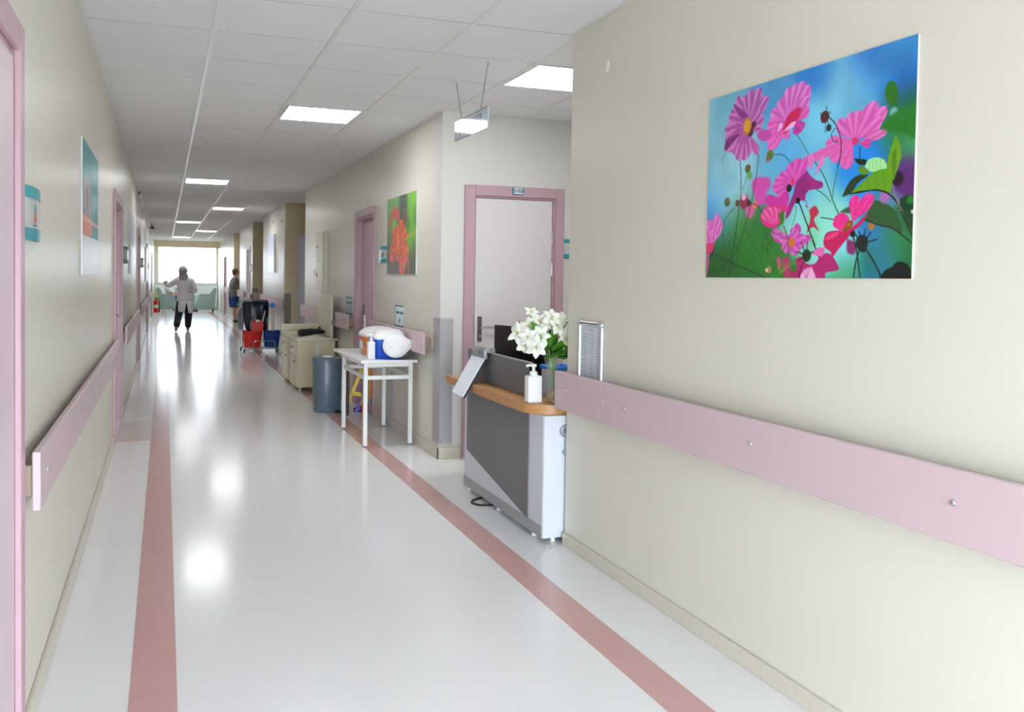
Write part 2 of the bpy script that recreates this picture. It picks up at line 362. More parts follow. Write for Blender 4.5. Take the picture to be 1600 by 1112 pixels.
# unseen glazed lobby, added and shaped to light the corridor's near end
LY = -4.2
bm = new_bm()
for q in ((-3.3, XL-.2, YB, YB+.2), (XR+.2, 5.0, YB, YB+.2), (-3.5, -3.3, LY, YB+.2), (5.0, 5.2, LY, YB+.2)): box(bm, *q, 0, CEIL+.1)
for q in ((-3.3, 5.0, 0, .12), (-3.3, 5.0, 2.0, CEIL+.1)): box(bm, q[0], q[1], LY-.2, LY, q[2], q[3])
structure('wall_added_lobby', bm, M_wall, 'cream walls of the unseen lobby added to light the near end of the corridor', 'wall')
w_ = thing('window_2', (.85, LY, .12), 'unseen row of window panes added to light the near end of the corridor', 'window', None, 'structure')
for k in range(5):
    x0 = -3.3+8.3*k/4; obj('mullion', B(max(-3.3, x0-.03), min(5.0, x0+.03), LY-.12, LY-.06, .12, 2.0), M_whitem, w_)
    if k < 4: obj('pane', B(x0+.03, x0+8.3/4-.03, LY-.093, LY-.087, .16, 1.96), M_glass, w_)
for z in (.12, 1.96): obj('window_rail', B(-3.3, 5.0, LY-.12, LY-.06, z, z+.04), M_whitem, w_)
structure('trim_4', B(XL, XR, 33.85, 34.05, 2.37, CEIL), M_beam, 'tan ceiling beam crossing the corridor above the end window', 'beam')
structure('trim_5', B(XL+.02, XR-.02, 34.93, YE, .10, .96, .004), M_white, 'pale panel below the end window behind the armchairs', 'wall panel')
# skirtings
def skirt_y(bm, face, d, y0, y1, holes=(), h=.085):
    y = y0
    for a, b in list(holes)+[(y1, y1)]:
        if a-.075 > y: box(bm, *sorted((face, face+d*.014)), y, a-.075 if a < y1 else y1, 0, h, .003)
        y = b+.075
bm = new_bm(); skirt_y(bm, XL, 1, YB, YE, L_doors); structure('baseboard_left', bm, M_skirt, 'low pale skirting along the left wall', 'skirting')
bm = new_bm(); skirt_y(bm, XR, -1, YB, 4.03, (), .062); structure('baseboard_right', bm, M_skirt, 'speckled stone skirting below the large flower picture wall', 'skirting')
bm = new_bm(); box(bm, XR-.014, 2.145, 6.206, 6.22, 0, .085, .003); box(bm, 2.985, 3.3, 6.206, 6.22, 0, .085, .003); structure('baseboard_back', bm, M_skirt, 'short stone skirting beside the numbered door', 'skirting')
bm = new_bm(); skirt_y(bm, XR, -1, 6.206, 12.9, [R_door]); structure('baseboard_right_far', bm, M_skirt, 'stone skirting behind the white table and cabinets', 'skirting')
bm = new_bm()
for a, b in ((15.1, 18.7), (20.95, 21.53), (22.57, 24.7), (26.8, 30.1), (31.3, YE)): box(bm, XR-.014, XR, a, b, 0, .085, .003)
structure('baseboard_right_end', bm, M_skirt, 'pale skirting along the far piers of the right side', 'skirting')

# ceiling: backing slab, tiles, runners
ce = thing('ceiling', (0, 0, CEIL), 'suspended ceiling of square white tiles in a metal grid', 'ceiling', None, 'structure')
bm = new_bm(); box(bm, -.6, 3.5, YB-.2, YE+.2, CEIL+.02, CEIL+.1); box(bm, -3.5, 5.2, -4.4, YB-.2, CEIL+.02, CEIL+.1); obj('ceiling_slab', bm, M_gap, ce)
gx = [XL, .23, .83, 1.43, 2.03, 2.63, 3.23, 3.3]; GY = 4.05
LIGHTS = [(3, 4), (4, 1), (1, 13), (2, 13), ]
panels = { (2, 4): 0, (4, 1): 0, (1, 13): 0, (2, 21): 0, (1, 29): 0, (2, 36): 0, (1, 44): 0}
M_cross = mat('mid_grey_runner', (.60, .60, .60), .8)  # even grey bars filling the gaps so the tile joints read dark
tmesh = finish(B(-.292, .292, -.2945, .2945, 0, .012), M_tile, 'ceiling_tile', False)
far = new_bm()
for r in range(-8, 51):
    y0 = GY+.6*r
    for c in range(7):
        x0, x1 = gx[c], gx[c+1]
        inside_corr = c <= 2 or c == 3
        if c >= 4 and not (0 <= r <= 3): continue
        if (c, r) in panels: continue
        if c == 3 and not (0 <= r <= 3):
            x1 = XR
        ya, yb = y0+.005, y0+.595
        if c >= 4 and r == 3: yb = 6.22
        if c == 3 and r == 3: pass
        x0e = x0+.008; x1e = x1-(.008 if x1 in gx[1:6] else 0)
        if c == 0: x0e = XL+.02
        full = c in (1, 2) or (c in (4, 5) and r < 3) or (c == 3 and 0 <= r <= 2)
        if r > 24: box(far, x0e, x1e, ya, yb, CEIL, CEIL+.012)
        elif full: objm('ceiling_tile', tmesh, ce, ((x0+x1)/2, y0+.3, CEIL))
        else: obj('ceiling_tile', B(x0e, x1e, ya, yb, CEIL, CEIL+.012), M_tile, ce, False)
for y0, y1, rd in ((12.9, 15.1, 1), (18.7, 20.95, 2), (24.7, 26.8, 3)):
    for k in range(4):
        ya = y0+(y1-y0)*k/4
        for x0, x1 in ((XR+.004, 2.5), (2.508, 3.1)): box(far, x0, x1, ya+.004, ya+(y1-y0)/4-.004, CEIL, CEIL+.012)
o = obj('ceiling_tile', far, M_tile, ce, False); o['kind'] = 'stuff'
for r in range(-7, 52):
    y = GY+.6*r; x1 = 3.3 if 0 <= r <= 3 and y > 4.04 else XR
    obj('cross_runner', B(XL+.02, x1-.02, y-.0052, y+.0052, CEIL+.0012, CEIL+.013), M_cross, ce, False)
for i, x in enumerate(gx[1:4]): obj('ceiling_runner', B(x-.012, x+.012, YB, YE, CEIL-.004, CEIL+.014, .001), M_grid, ce)
for x in (2.03, 2.63, 3.23): obj('ceiling_runner', B(x-.012, x+.012, 4.03, 6.22, CEIL-.004, CEIL+.014, .001), M_grid, ce)
obj('edge_angle', B(XL, XL+.022, YB, YE, CEIL-.003, CEIL+.012), M_grid, ce); obj('edge_angle', B(XR-.022, XR, YB, 4.03, CEIL-.003, CEIL+.012), M_grid, ce)
obj('edge_angle', B(XR-.022, XR, 6.22, 12.9, CEIL-.003, CEIL+.012), M_grid, ce); obj('edge_angle', B(XR, 3.3, 6.2, 6.22, CEIL-.003, CEIL+.012), M_grid, ce)
M_led = mat('lit_panel', (.98, .99, 1), .5, var=0, emit=LED)
LABL = {(2, 4): 'square lit ceiling panel nearest over the corridor, beyond the hanging sign', (4, 1): 'square lit ceiling panel over the desk nook, cut by the near wall', (1, 13): 'second lit ceiling panel down the corridor, left of centre', (2, 21): 'third lit ceiling panel down the corridor, right of centre', (1, 29): 'fourth lit ceiling panel down the corridor, thin and left', (2, 36): 'fifth lit ceiling panel down the corridor, thin and right', (1, 44): 'farthest lit ceiling panel close to the tan beam'}
for (c, r) in panels:
    x0, x1 = gx[c]+.014, gx[c+1]-.014; y0 = GY+.6*r+.006; y1 = y0+.588
    t = thing('ceiling_light', ((x0+x1)/2, (y0+y1)/2, CEIL), LABL[(c, r)], 'ceiling light', 'square ceiling light panels')
    bm = new_bm()
    for q in ((x0, x1, y0, y0+.02), (x0, x1, y1-.02, y1), (x0, x0+.02, y0+.02, y1-.02), (x1-.02, x1, y0+.02, y1-.02)): box(bm, *q, CEIL-.004, CEIL+.016)
    obj('light_frame', bm, M_grid, t); obj('diffuser', B(x0+.02, x1-.02, y0+.02, y1-.02, CEIL-.001, CEIL+.014), M_led, t)

# doors
DN = [0]
def handle(par, x, y, z, side, along, sgn):
    """lever handle with long backplate; face normal along axis `side` ('x' or 'y') sign sgn; lever runs `along` (+1/-1) the wall"""
    bm = new_bm()
    def P(a, n, zz): return (x+n*sgn, y+a, zz) if side == 'x' else (x+a, y+n*sgn, zz)
    def bx(bm, a0, a1, n0, n1, z0, z1, bev):
        p, q = P(a0, n0, z0), P(a1, n1, z1); box(bm, *sorted((p[0], q[0])), *sorted((p[1], q[1])), z0, z1, bev)
    bx(bm, -.018, .018, 0, .008, z-.11, z+.085, .004); h = obj('door_handle', bm, mat('aged_steel_plate', (.50, .48, .45), .35, .85), par)
    obj('lever', T(spline([P(0, .008, z), P(0, .045, z), P(.02*along, .05, z), P(.06*along, .05, z+.003), P(.115*along, .05, z-.002)], 4), [.009]*16+[.008], 8), M_chrome, h)
    bm = new_bm(); tube(bm, [P(0, .006, z-.065), P(0, .012, z-.065)], .011, 10); obj('lock_cylinder', bm, M_chrome, h)
def door_y(face, d, a, b, leaf_m, label, open_=0, plate=None, fm=None, hz=True, hinge_near=True, rec=.06):
    """door in a wall that runs along y; d = direction into the corridor"""
    DN[0] += 1; fm = fm or M_frame
    DH = 1.965 if face == XL else DOORH
    t = thing('door_%d' % DN[0], (face, (a+b)/2, 0), label, 'door', None, 'structure')
    bm = new_bm(); w_ = .075; f0, f1 = sorted((face, face+d*.018))
    box(bm, f0, f1, a-w_, a+.004, 0, DH+w_, .004); box(bm, f0, f1, b-.004, b+w_, 0, DH+w_, .004); box(bm, f0, f1, a+.004, b-.004, DH-.004, DH+w_, .004)
    j0, j1 = sorted((face-d*.001, face-d*.19))
    box(bm, j0, j1, a, a+.025, 0, DH); box(bm, j0, j1, b-.025, b, 0, DH); box(bm, j0, j1, a+.025, b-.025, DH-.025, DOORH)
    s0, s1 = sorted((face-d*(rec-.022 if rec > .03 else rec+.042), face-d*(rec-.002 if rec > .03 else rec+.06)))
    box(bm, s0, s1, a+.025, a+.04, 0, DH-.025, .002); box(bm, s0, s1, b-.04, b-.025, 0, DH-.025, .002); box(bm, s0, s1, a+.04, b-.04, DH-.04, DH-.025, .002)
    obj('door_frame', bm, fm, t)
    l0, l1 = sorted((face-d*rec, face-d*(rec+.04)))
    lf = obj('door_leaf', B(l0, l1, a+.028, b-.028, .008, DH-.028, .002), leaf_m, t)
    if hz: handle(lf, face-d*rec, (b-.09) if hinge_near else (a+.09), .99, 'x', -1 if hinge_near else 1, d)
    return t
door_y(XL, 1, *L_doors[0], M_pinkleaf, 'pale pink door filling the left edge of the view', hinge_near=False, rec=-.004)
door_y(XL, 1, *L_doors[1], M_pinkleaf, 'pink framed doorway of the left wall past the first long handrail')
door_y(XL, 1, *L_doors[2], M_pinkleaf, 'pink framed doorway of the left wall, third along')
door_y(XL, 1, *L_doors[3], M_pinkleaf, 'narrow looking doorway of the left wall, fourth along')
door_y(XL, 1, *L_doors[4], M_pinkleaf, 'farthest doorway of the left wall near the fire extinguisher')
door_y(XR, -1, *R_door, M_pinkleaf, 'pink framed door of the right wall behind the white table')
door_y(XR, -1, 21.6, 22.5, M_leaf, 'pale door in the pier between the second and third recess', fm=M_leaf)
door_y(XR, -1, 30.2, 31.2, M_pinkleaf, 'pink door of the right wall closest to the end window')
# the numbered door faces the camera
DN[0] += 1
nd = thing('door_%d' % DN[0], (2.56, 6.22, 0), 'pale lilac door in a pink frame numbered 5103', 'door', None, 'structure')
bm = new_bm(); xa, xb, H1 = 2.225, 2.905, 2.005
box(bm, xa-.078, xa+.004, 6.198, 6.22, 0, H1+.075, .004); box(bm, xb-.004, xb+.070, 6.198, 6.22, 0, H1+.075, .004); box(bm, xa+.004, xb-.004, 6.198, 6.22, H1-.004, H1+.075, .004)
box(bm, xa, xa+.012, 6.2195, 6.41, 0, H1); box(bm, xb-.02, xb, 6.2195, 6.41, 0, H1); box(bm, xa+.012, xb-.02, 6.2195, 6.41, H1-.018, H1)
obj('door_frame', bm, M_frame, nd)
lf = obj('door_leaf', B(xa+.017, xb-.024, 6.226, 6.266, .008, H1-.022, .002), M_leaf, nd)
handle(lf, 2.285, 6.226, .995, 'y', 1, -1)
for z in (1.70, 1.45, .35): obj('hinge', T([(xb-.022, 6.222, z-.05), (xb-.022, 6.222, z+.05)], .007, 8), M_chrome, nd)
pl = obj('number_plate', B(2.527, 2.623, 6.190, 6.198, 2.018, 2.076, .002), M_tealink, nd, label='white plate with a teal rim reading 5103')
obj('plate_face', B(2.533, 2.615, 6.187, 6.190, 2.025, 2.071), M_white, pl)
obj('digits', text_bm('5103', .043, facing((2.574, 6.1865, 2.047), (0, -1, 0)), .0008, .0016), M_tealink, pl)

# ------------------------------------------------------------------ handrails
screw_me = None
def screw_mesh():
    bm = new_bm(); tube(bm, [(0, 0, 0), (.003, 0, 0), (.006, 0, 0), (.0072, 0, 0)], [.0095, .0088, .006, .002], 10); return finish(bm, M_chrome, 'screw')
def rail_y(face, d, y0, y1, z0, z1, label, off=.075, screws=(), ends=True, th=.02):
    t = thing('handrail', (face, (y0+y1)/2, (z0+z1)/2), label, 'handrail', None)
    xf = face+d*off; x0, x1 = sorted((xf, xf-d*th))
    obj('rail_board', B(x0, x1, y0, y1, z0, z1, .003), M_rail, t)
    x0, x1 = sorted((face, xf-d*th)); zc = (z0+z1)/2; h = (z1-z0)
    obj('backing_block', B(x0, x1, y0+.012, y1-.012, zc-h*.26, zc+h*.26), M_mdf, t)
    global screw_me
    if screw_me is None: screw_me = screw_mesh()
    for y, z in screws:
        o = objm('screw', screw_me, t, (xf, y, z))
        if d < 0: o.rotation_euler = (0, 0, PI)
    return t
rail_y(XR, -1, -.5, 4.02, .715, .905, 'longest pink wall rail, under the large flower picture', screws=[(3.9, .82), (3.51, .814), (3.307, .814), (2.455, .82), (1.651, .819), (.7, .82)])
rail_y(XL, 1, 2.72, 7.33, .686, .856, 'long pink wall rail at the left between the first two pink doorways', off=.05, th=.022, screws=[(2.87, .775), (3.72, .775), (4.75, .775), (5.45, .775), (5.65, .775), (6.5, .775), (7.2, .775)])
rail_y(XL, 1, 8.78, 13.3, .69, .865, 'second pink wall rail along the left wall, past the second doorway', off=.05, screws=[(9.2, .78), (10.2, .78), (11.2, .78), (12.2, .78)])
rail_y(XL, 1, 14.8, 20.2, .69, .865, 'third pink wall rail along the left wall, far down the corridor', off=.05)
rail_y(XL, 1, 21.7, 27.4, .69, .865, 'last pink wall rail along the left wall before the red extinguisher', off=.05)
rail_y(XR, -1, 6.42, 8.26, .775, .945, 'short pink wall rail behind the white table', screws=[(6.6, .86), (7.9, .86)])
rail_y(XR, -1, 9.36, 12.85, .785, .955, 'pink wall rail behind the leaning beige board', screws=[(9.6, .87), (11.9, .88), (12.1, .88), (12.3, .88)])
rail_y(XR, -1, 15.0, 18.6, .80, .985, 'pale lit wall rail beside the cleaning cart', screws=[(16, .89), (17.4, .89)])
rail_y(XR, -1, 20.9, 21.45, .79, .96, 'short stub of wall rail past the second recess')
rail_y(XR, -1, 22.65, 24.6, .79, .97, 'pale wall rail hiding the legs of the woman in blue')
rail_y(XR, -1, 26.8, 30.0, .79, .97, 'far wall rail behind the woman in blue')
t = thing('handrail', (2.3, 20.95, .88), 'dusky pink rail facing us across the second recess', 'handrail')
obj('rail_board', B(1.98, 2.6, 20.885, 20.905, .79, .97, .003), M_rail, t); obj('backing_block', B(1.99, 2.6, 20.905, 20.95, .83, .93), M_mdf, t)

# steel corner guards
def guard(y, label, z0=.115, z1=1.066, w_=.10, side=.17, m=M_steel):
    t = thing('corner_guard', (XR, y, z0), label, 'corner guard'); e = .003
    obj('front_plate', B(XR-.003, XR+w_, y-.0035, y-.0002, z0, z1, .0008), m, t); obj('side_plate', B(XR-.0035, XR-.0002, y-.0035, y+side, z0, z1, .0008), m, t)
    bm = new_bm()
    for z in (z0+.02, (z0+z1)/2, z1-.02):
        for x in (XR+.012, XR+w_-.01): tube(bm, [(x, y-.0035, z), (x, y-.006, z)], .004, 8)
    small(obj('rivets', bm, M_chrome, t))
guard(6.206, 'tall brushed steel corner guard between the white table and the desk')
M_gd = mat('dull_grey_guard', (.50, .49, .45), .5, .2)
guard(15.1, 'dull grey corner guard at the first side recess', m=M_gd, side=.05, w_=.10)
guard(20.95, 'dull grey corner guard at the second side recess', m=M_gd, side=.05, w_=.12)
# round bits on the walls
def cap(y, z, label, r=.045, face=XR, d=-1, m=None):
    bm = new_bm(); tube(bm, [(face, y, z), (face+d*.006, y, z), (face+d*.009, y, z)], [r, r, r*.8], 20)
    tag(obj('wall_disc', bm, m or M_wall), label, 'wall cap')
cap(3.667, 2.378, 'round cream painted wall cap left of the large flower picture', .028)
cap(12.05, 1.425, 'round white switch cap, the farther of two beside the cream cabinet', .04, m=M_white); cap(11.72, 1.42, 'round white switch cap, the nearer of two beside the cream cabinet', .04, m=M_white)
cap(11.95, 1.10, 'small shiny white wall stop above the beige cabinets', .022, m=M_white)
cap(16.9, 2.40, 'small dark wall cap high on the first pier, the farther one', .03, m=M_greyink); cap(15.6, 2.34, 'small dark wall cap high on the first pier, the nearer one', .03, m=M_greyink)

# ------------------------------------------------------------------ room signs (curved teal plates)
def sign(face, d, y0, y1, z0, z1, label, full=True, axis='x', cm=None):
    """curved sign on a wall; axis 'x': wall runs along y, axis 'y': wall runs along x (y0, y1 are then x)"""
    t = thing('room_sign', ((face, (y0+y1)/2, z0) if axis == 'x' else ((y0+y1)/2, face, z0)), label, 'sign', None)
    n = 10; hw = (y1-y0)/2; c = (y0+y1)/2; sag = hw*.12
    def curve(k, ex=0.): 
        s = -1+2*k/n; return (c+s*(hw+ex), face+d*(.006+sag*(1-s*s)+ex))
    def strip(za, zb, ex, m, nm, par):
        pts = [(curve(k, ex)[1], curve(k, ex)[0]) for k in range(n+1)]+[(face, c+hw+ex), (face, c-hw-ex)]
        if axis == 'y': pts = [(b, a) for a, b in pts]
        return obj(nm, PR(pts, 'z', za, zb), m, par, ang=25)
    h = z1-z0; a, b = z0+h*.235, z1-h*.235
    strip(b+.003, z1, .003, cm or M_teal, 'upper_cap', t); strip(z0, a-.003, .003, cm or M_teal, 'lower_cap', t)
    pl = strip(a-.003, b+.003, 0, M_plate, 'name_plate', t)
    # emblem: red crescent with a teal stroke, both laid on the curved plate
    def emb(bm, poly):
        for th in (.0006,):
            V = []
            for (s, z) in poly:
                k = (s/hw+1)*n/2; p, q = curve(k); V.append(bm.verts.new((q+d*th, p, z) if axis == 'x' else (p, q+d*th, z)))
            m_ = len(V)//2
            for i in range(m_-1): bm.faces.new((V[i], V[i+1], V[-2-i], V[-1-i]))
    sg = 1 if (axis == 'x' and d > 0) else (-1 if axis == 'x' else 1)
    zc = (a+b)/2; r = h*.15
    o1 = [(-sg*(hw*.25)+r*math.cos(PI*(1.0+t_/12*1.0))*.9, zc-r*.1+r*math.sin(PI*(1.0+t_/12*1.0))) for t_ in range(13)]
    i1 = [(-sg*(hw*.25)+r*.72*math.cos(PI*(1.0+t_/12*1.0))*.9, zc+r*.12+r*.78*math.sin(PI*(1.0+t_/12*1.0))) for t_ in range(13)]
    bm = new_bm(); emb(bm, o1+i1[::-1]); obj('crescent_emblem', bm, M_redink, pl, False)
    bm = new_bm(); emb(bm, [(-sg*hw*.25-.006, zc+r*.1), (-sg*hw*.25-.006, zc+r*1.1), (-sg*hw*.25+.006, zc+r*1.1), (-sg*hw*.25+.006, zc+r*.1)][0:2]+[(-sg*hw*.25+.006, zc+r*1.1), (-sg*hw*.25+.006, zc+r*.1)])
    emb(bm, [(sg*hw*.45-.02, zc-r*1.1), (sg*hw*.45-.02, zc+r*.8), (sg*hw*.45+.02, zc+r*.8), (sg*hw*.45+.02, zc-r*1.1)])
    emb(bm, [(-sg*hw*.25-.03, zc-r*1.6), (-sg*hw*.25-.03, zc-r*1.4), (-sg*hw*.25+.03, zc-r*1.4), (-sg*hw*.25+.03, zc-r*1.6)])
    small(obj('teal_print', bm, M_tealink, pl, False))
    return t
M_plate = mat('silver_name_plate', (.80, .82, .83), .22, .35)
M_darkplate = mat('grazing_dark_sign', (.40, .41, .42), .35, .3)  # far caps: darkness of the grazing view put into the colour
sign(XL, 1, 2.72, 3.02, 1.465, 1.618, 'teal capped curved room sign beside the near left pink door')
sign(XL, 1, 8.75, 9.4, 1.47, 1.63, 'curved room sign past the second left doorway', cm=M_darkplate)
sign(XL, 1, 15.2, 15.9, 1.48, 1.63, 'curved room sign past the third left doorway', cm=M_darkplate)
sign(XL, 1, 21.8, 22.3, 1.48, 1.63, 'curved room sign past the fourth left doorway', cm=M_darkplate)
sign(XR, -1, 7.90, 8.17, 1.51, 1.662, 'teal capped curved room sign between the orange flower picture and its door')
sign(6.22, -1, 2.985, 3.185, 1.54, 1.69, 'teal capped curved room sign right of door 5103, cut by the near wall', axis='y')
sign(XR, -1, 21.25, 21.5, 1.46, 1.64, 'curved room sign at the pier beyond the second recess', cm=M_darkplate)

# ------------------------------------------------------------------ pictures
M_edge = mat('white_panel_edge', (.90, .91, .92), .4)
def picture(label, face, d, y0, y1, z0, z1, cv, th=.012, nm='wall_picture'):
    t = thing(nm, (face, (y0+y1)/2, z0), label, 'picture'); xf = face+d*th
    obj('panel_board', B(*sorted((face, xf)), y0, y1, z0, z1, .001), M_edge, t)
    xq = xf+d*.0008
    if d < 0: print_panel('picture_print', cv, t, (xq, y1, z0), (0, y0-y1, 0), (0, 0, z1-z0))
    else: print_panel('picture_print', cv, t, (xq, y0, z0), (0, y1-y0, 0), (0, 0, z1-z0))
def paint_cosmos():
    c=Canvas(440,308,.965,.674)
    c.blobs([((0.017,0.915),(.52,.76,.84),.20),((0.114,0.496),(.60,.82,.88),.16),((0.134,0.987),(.36,.68,.82),.10),((0.327,0.976),(.30,.60,.82),.09),((0.606,0.97),(.12,.46,.80),.07),((0.744,0.886),(.50,.80,.92),.13),((0.762,0.763),(.40,.72,.90),.08),((0.808,0.982),(.08,.36,.78),.07),((0.915,0.96),(.20,.54,.80),.12),((0.977,0.962),(.20,.55,.78),.08),((0.96,0.807),(.04,.32,.78),.09),((0.873,0.891),(.16,.50,.80),.08),((0.964,0.659),(.12,.46,.12),.09),((0.931,0.638),(.16,.52,.12),.06),((0.983,0.711),(.10,.40,.10),.06),((0.974,0.576),(.30,.62,.50),.05),((0.846,0.568),(.10,.52,.90),.08),((0.759,0.478),(.10,.55,.92),.07),((0.435,0.638),(.36,.70,.92),.09),((0.512,0.492),(.30,.68,.92),.09),((0.384,0.512),(.42,.76,.90),.08),((0.575,0.703),(.46,.80,.92),.08),((0.61,0.452),(.50,.82,.90),.07),((0.034,0.417),(.36,.66,.88),.09),((0.016,0.351),(.16,.52,.84),.06),((0.116,0.264),(.20,.50,.50),.05),((0.221,0.236),(.16,.46,.16),.10),((0.305,0.147),(.14,.48,.16),.12),((0.115,0.049),(.08,.34,.10),.10),((0.302,0.042),(.14,.44,.12),.09),((0.384,0.072),(.20,.50,.14),.06),((0.509,0.281),(.56,.88,.86),.07),((0.662,0.314),(.56,.88,.84),.08),((0.642,0.239),(.60,.90,.82),.06),((0.599,0.226),(.40,.80,.60),.04),((0.725,0.073),(.56,.90,.90),.07),((0.739,0.115),(.50,.86,.92),.05),((0.862,0.172),(.16,.48,.90),.06),((0.901,0.079),(.16,.46,.80),.05),((0.846,0.091),(.10,.50,.30),.05),((0.925,0.168),(.22,.56,.32),.08),((0.962,0.103),(.10,.42,.22),.08),((0.741,0.019),(.10,.48,.16),.06),((0.838,0.029),(.10,.44,.60),.05),((0.971,0.41),(.36,.16,.48),.05),((0.961,0.45),(.40,.16,.50),.04),((0.981,0.36),(.46,.24,.56),.04),((0.93,0.317),(.30,.56,.70),.04)])
    c.noise(.05,.16)
    # blurred flowers at the back
    for p,r in (((0.319,0.463),.038),((0.352,0.479),.024),((0.326,0.415),.030),((0.296,0.487),.022)): c.disc(p,r,(.86,.30,.70),.014)
    c.disc((0.265,0.349),.026,(.85,.40,.62),.014); c.disc((0.293,0.378),.014,(.95,.45,.40),.01)
    c.poly([(0.575,0.323),(0.602,0.342),(0.619,0.307),(0.598,0.276),(0.621,0.224),(0.593,0.243),(0.566,0.217),(0.581,0.277)],(.78,.16,.28),.006)
    c.poly([(0.38,0.226),(0.412,0.254),(0.465,0.2),(0.514,0.266),(0.539,0.235),(0.531,0.197),(0.574,0.208),(0.584,0.184),(0.537,0.138),(0.513,0.109),(0.467,0.141),(0.435,0.147),(0.461,0.171),(0.414,0.178)],(.82,.28,.68),.004)
    for q in ((0.391,0.23),(0.434,0.202),(0.514,0.246),(0.53,0.216),(0.518,0.119),(0.451,0.136),(0.565,0.185)): c.petal((0.489,0.172),q,.026,(.70,.20,.58),(.92,.50,.82))
    c.disc((0.494,0.174),.015,(.85,.45,.12),.004)
    c.poly([(0.747,0.178),(0.782,0.155),(0.779,0.108),(0.749,0.12)],(.55,.15,.40),.008)
    # stems behind
    for pts,w,col in (([(0.485,0.729),(0.528,0.659),(0.564,0.593)],.0032,(.22,.42,.36)),([(0.591,0.555),(0.636,0.481),(0.664,0.411),(0.682,0.355),(0.709,0.293)],.0042,(.16,.40,.34)),([(0.703,0.535),(0.694,0.472),(0.683,0.414),(0.68,0.361)],.0036,(.22,.44,.30)),([(0.605,0.419),(0.644,0.387),(0.671,0.354)],.0034,(.24,.46,.40)),([(0.392,0.622),(0.435,0.612),(0.468,0.58),(0.49,0.546)],.004,(.20,.46,.52)),([(0.244,0.555),(0.233,0.502),(0.216,0.466)],.0024,(.24,.44,.34)),([(0.79,0.579),(0.791,0.528)],.0044,(.06,.26,.26)),([(0.512,0.349),(0.508,0.301),(0.494,0.258)],.004,(.36,.66,.46)),([(0.63,0.284),(0.699,0.267)],.0036,(.16,.40,.34))):
        c.stroke(pts,w,col,.0015)
    # top right flower
    for q,w in (((0.694,0.723),.03),((0.748,0.747),.03),((0.786,0.747),.03),((0.854,0.767),.034),((0.895,0.729),.03),((0.878,0.689),.03)): c.petal((0.766,0.609),q,w,(.82,.24,.64),(.94,.54,.84))
    for q,w in (((0.641,0.619),.03),((0.636,0.588),.026),((0.724,0.494),.034),((0.663,0.546),.03),((0.716,0.563),.03),((0.552,0.562),.02)): c.petal((0.765,0.615),q,w,(.92,.30,.62),(.90,.46,.80))
    c.petal((0.78,0.601),(0.899,0.63),.018,(.80,.26,.62),(.94,.54,.80)); c.petal((0.785,0.6),(0.836,0.585),.016,(.76,.16,.50),(.86,.30,.66))
    c.disc((0.77,0.611),.012,(.92,.16,.40),.006)
    c.stroke([(0.653,0.747),(0.685,0.705),(0.706,0.648),(0.712,0.594),(0.706,0.537),(0.698,0.509)],.0038,(.22,.12,.16),.001)
    c.stroke([(0.685,0.689),(0.669,0.666),(0.674,0.636),(0.692,0.622),(0.694,0.632)],.003,(.26,.14,.22),.001)
    c.disc((0.636,0.751),.019,(.36,.05,.14),.003); c.disc((0.655,0.696),.011,(.10,.16,.14),.003)
    for q in ((0.613,0.775),(0.644,0.799),(0.663,0.768),(0.622,0.725),(0.639,0.678),(0.665,0.683)): c.stroke([(0.64,0.747),q],.0028,(.16,.22,.12),.001)
    # second flower
    for q,w in (((0.369,0.846),.032),((0.412,0.895),.034),((0.459,0.943),.036),((0.5,0.951),.036),((0.535,0.95),.034),((0.566,0.921),.034),((0.562,0.868),.03)): c.petal((0.464,0.744),q,w,(.78,.24,.66),(.93,.58,.88))
    for q,w in (((0.349,0.78),.03),((0.353,0.743),.026),((0.345,0.697),.026),((0.355,0.653),.026),((0.444,0.687),.022)): c.petal((0.474,0.751),q,w,(.88,.24,.66),(.93,.50,.84))
    c.petal((0.499,0.781),(0.522,0.7),.036,(.74,.16,.58),(.84,.26,.70)); c.petal((0.5,0.76),(0.564,0.809),.022,(.86,.26,.66),(.92,.44,.80))
    c.poly([(0.452,0.792),(0.483,0.82),(0.523,0.824),(0.515,0.777),(0.474,0.751),(0.449,0.716),(0.433,0.725)],(.82,.08,.36),.006)
    c.petal((0.427,0.721),(0.5,0.76),.010,(.95,.62,.88),(.98,.80,.95)); c.petal((0.403,0.727),(0.431,0.772),.010,(.90,.70,.90),(.96,.80,.95))
    # first flower
    for q,w in (((0.172,0.971),.034),((0.221,0.968),.03),((0.257,0.991),.034),((0.309,0.984),.036),((0.339,0.93),.03),((0.356,0.925),.026),((0.154,0.931),.03),((0.136,0.903),.03)): c.petal((0.247,0.804),q,w,(.52,.16,.50),(.88,.58,.86))
    for q,w in (((0.124,0.872),.034),((0.1,0.804),.036),((0.105,0.747),.034),((0.109,0.698),.034),((0.155,0.664),.034),((0.181,0.629),.034),((0.224,0.618),.034),((0.254,0.646),.028),((0.331,0.822),.03),((0.318,0.862),.028),((0.321,0.771),.022)): c.petal((0.247,0.793),q,w,(.58,.18,.52),(.90,.56,.84))
    c.petal((0.269,0.74),(0.301,0.637),.020,(.74,.26,.62),(.86,.44,.76)); c.poly([(0.293,0.74),(0.327,0.764),(0.372,0.738),(0.367,0.713),(0.334,0.699),(0.305,0.721)],(.80,.28,.68),.003)
    c.poly([(0.108,0.746),(0.158,0.769),(0.196,0.766),(0.153,0.731),(0.122,0.698),(0.102,0.702)],(.50,.16,.46),.004)
    c.poly([(0.154,0.937),(0.211,0.889),(0.242,0.849),(0.2,0.854),(0.168,0.9)],(.56,.18,.52),.006)
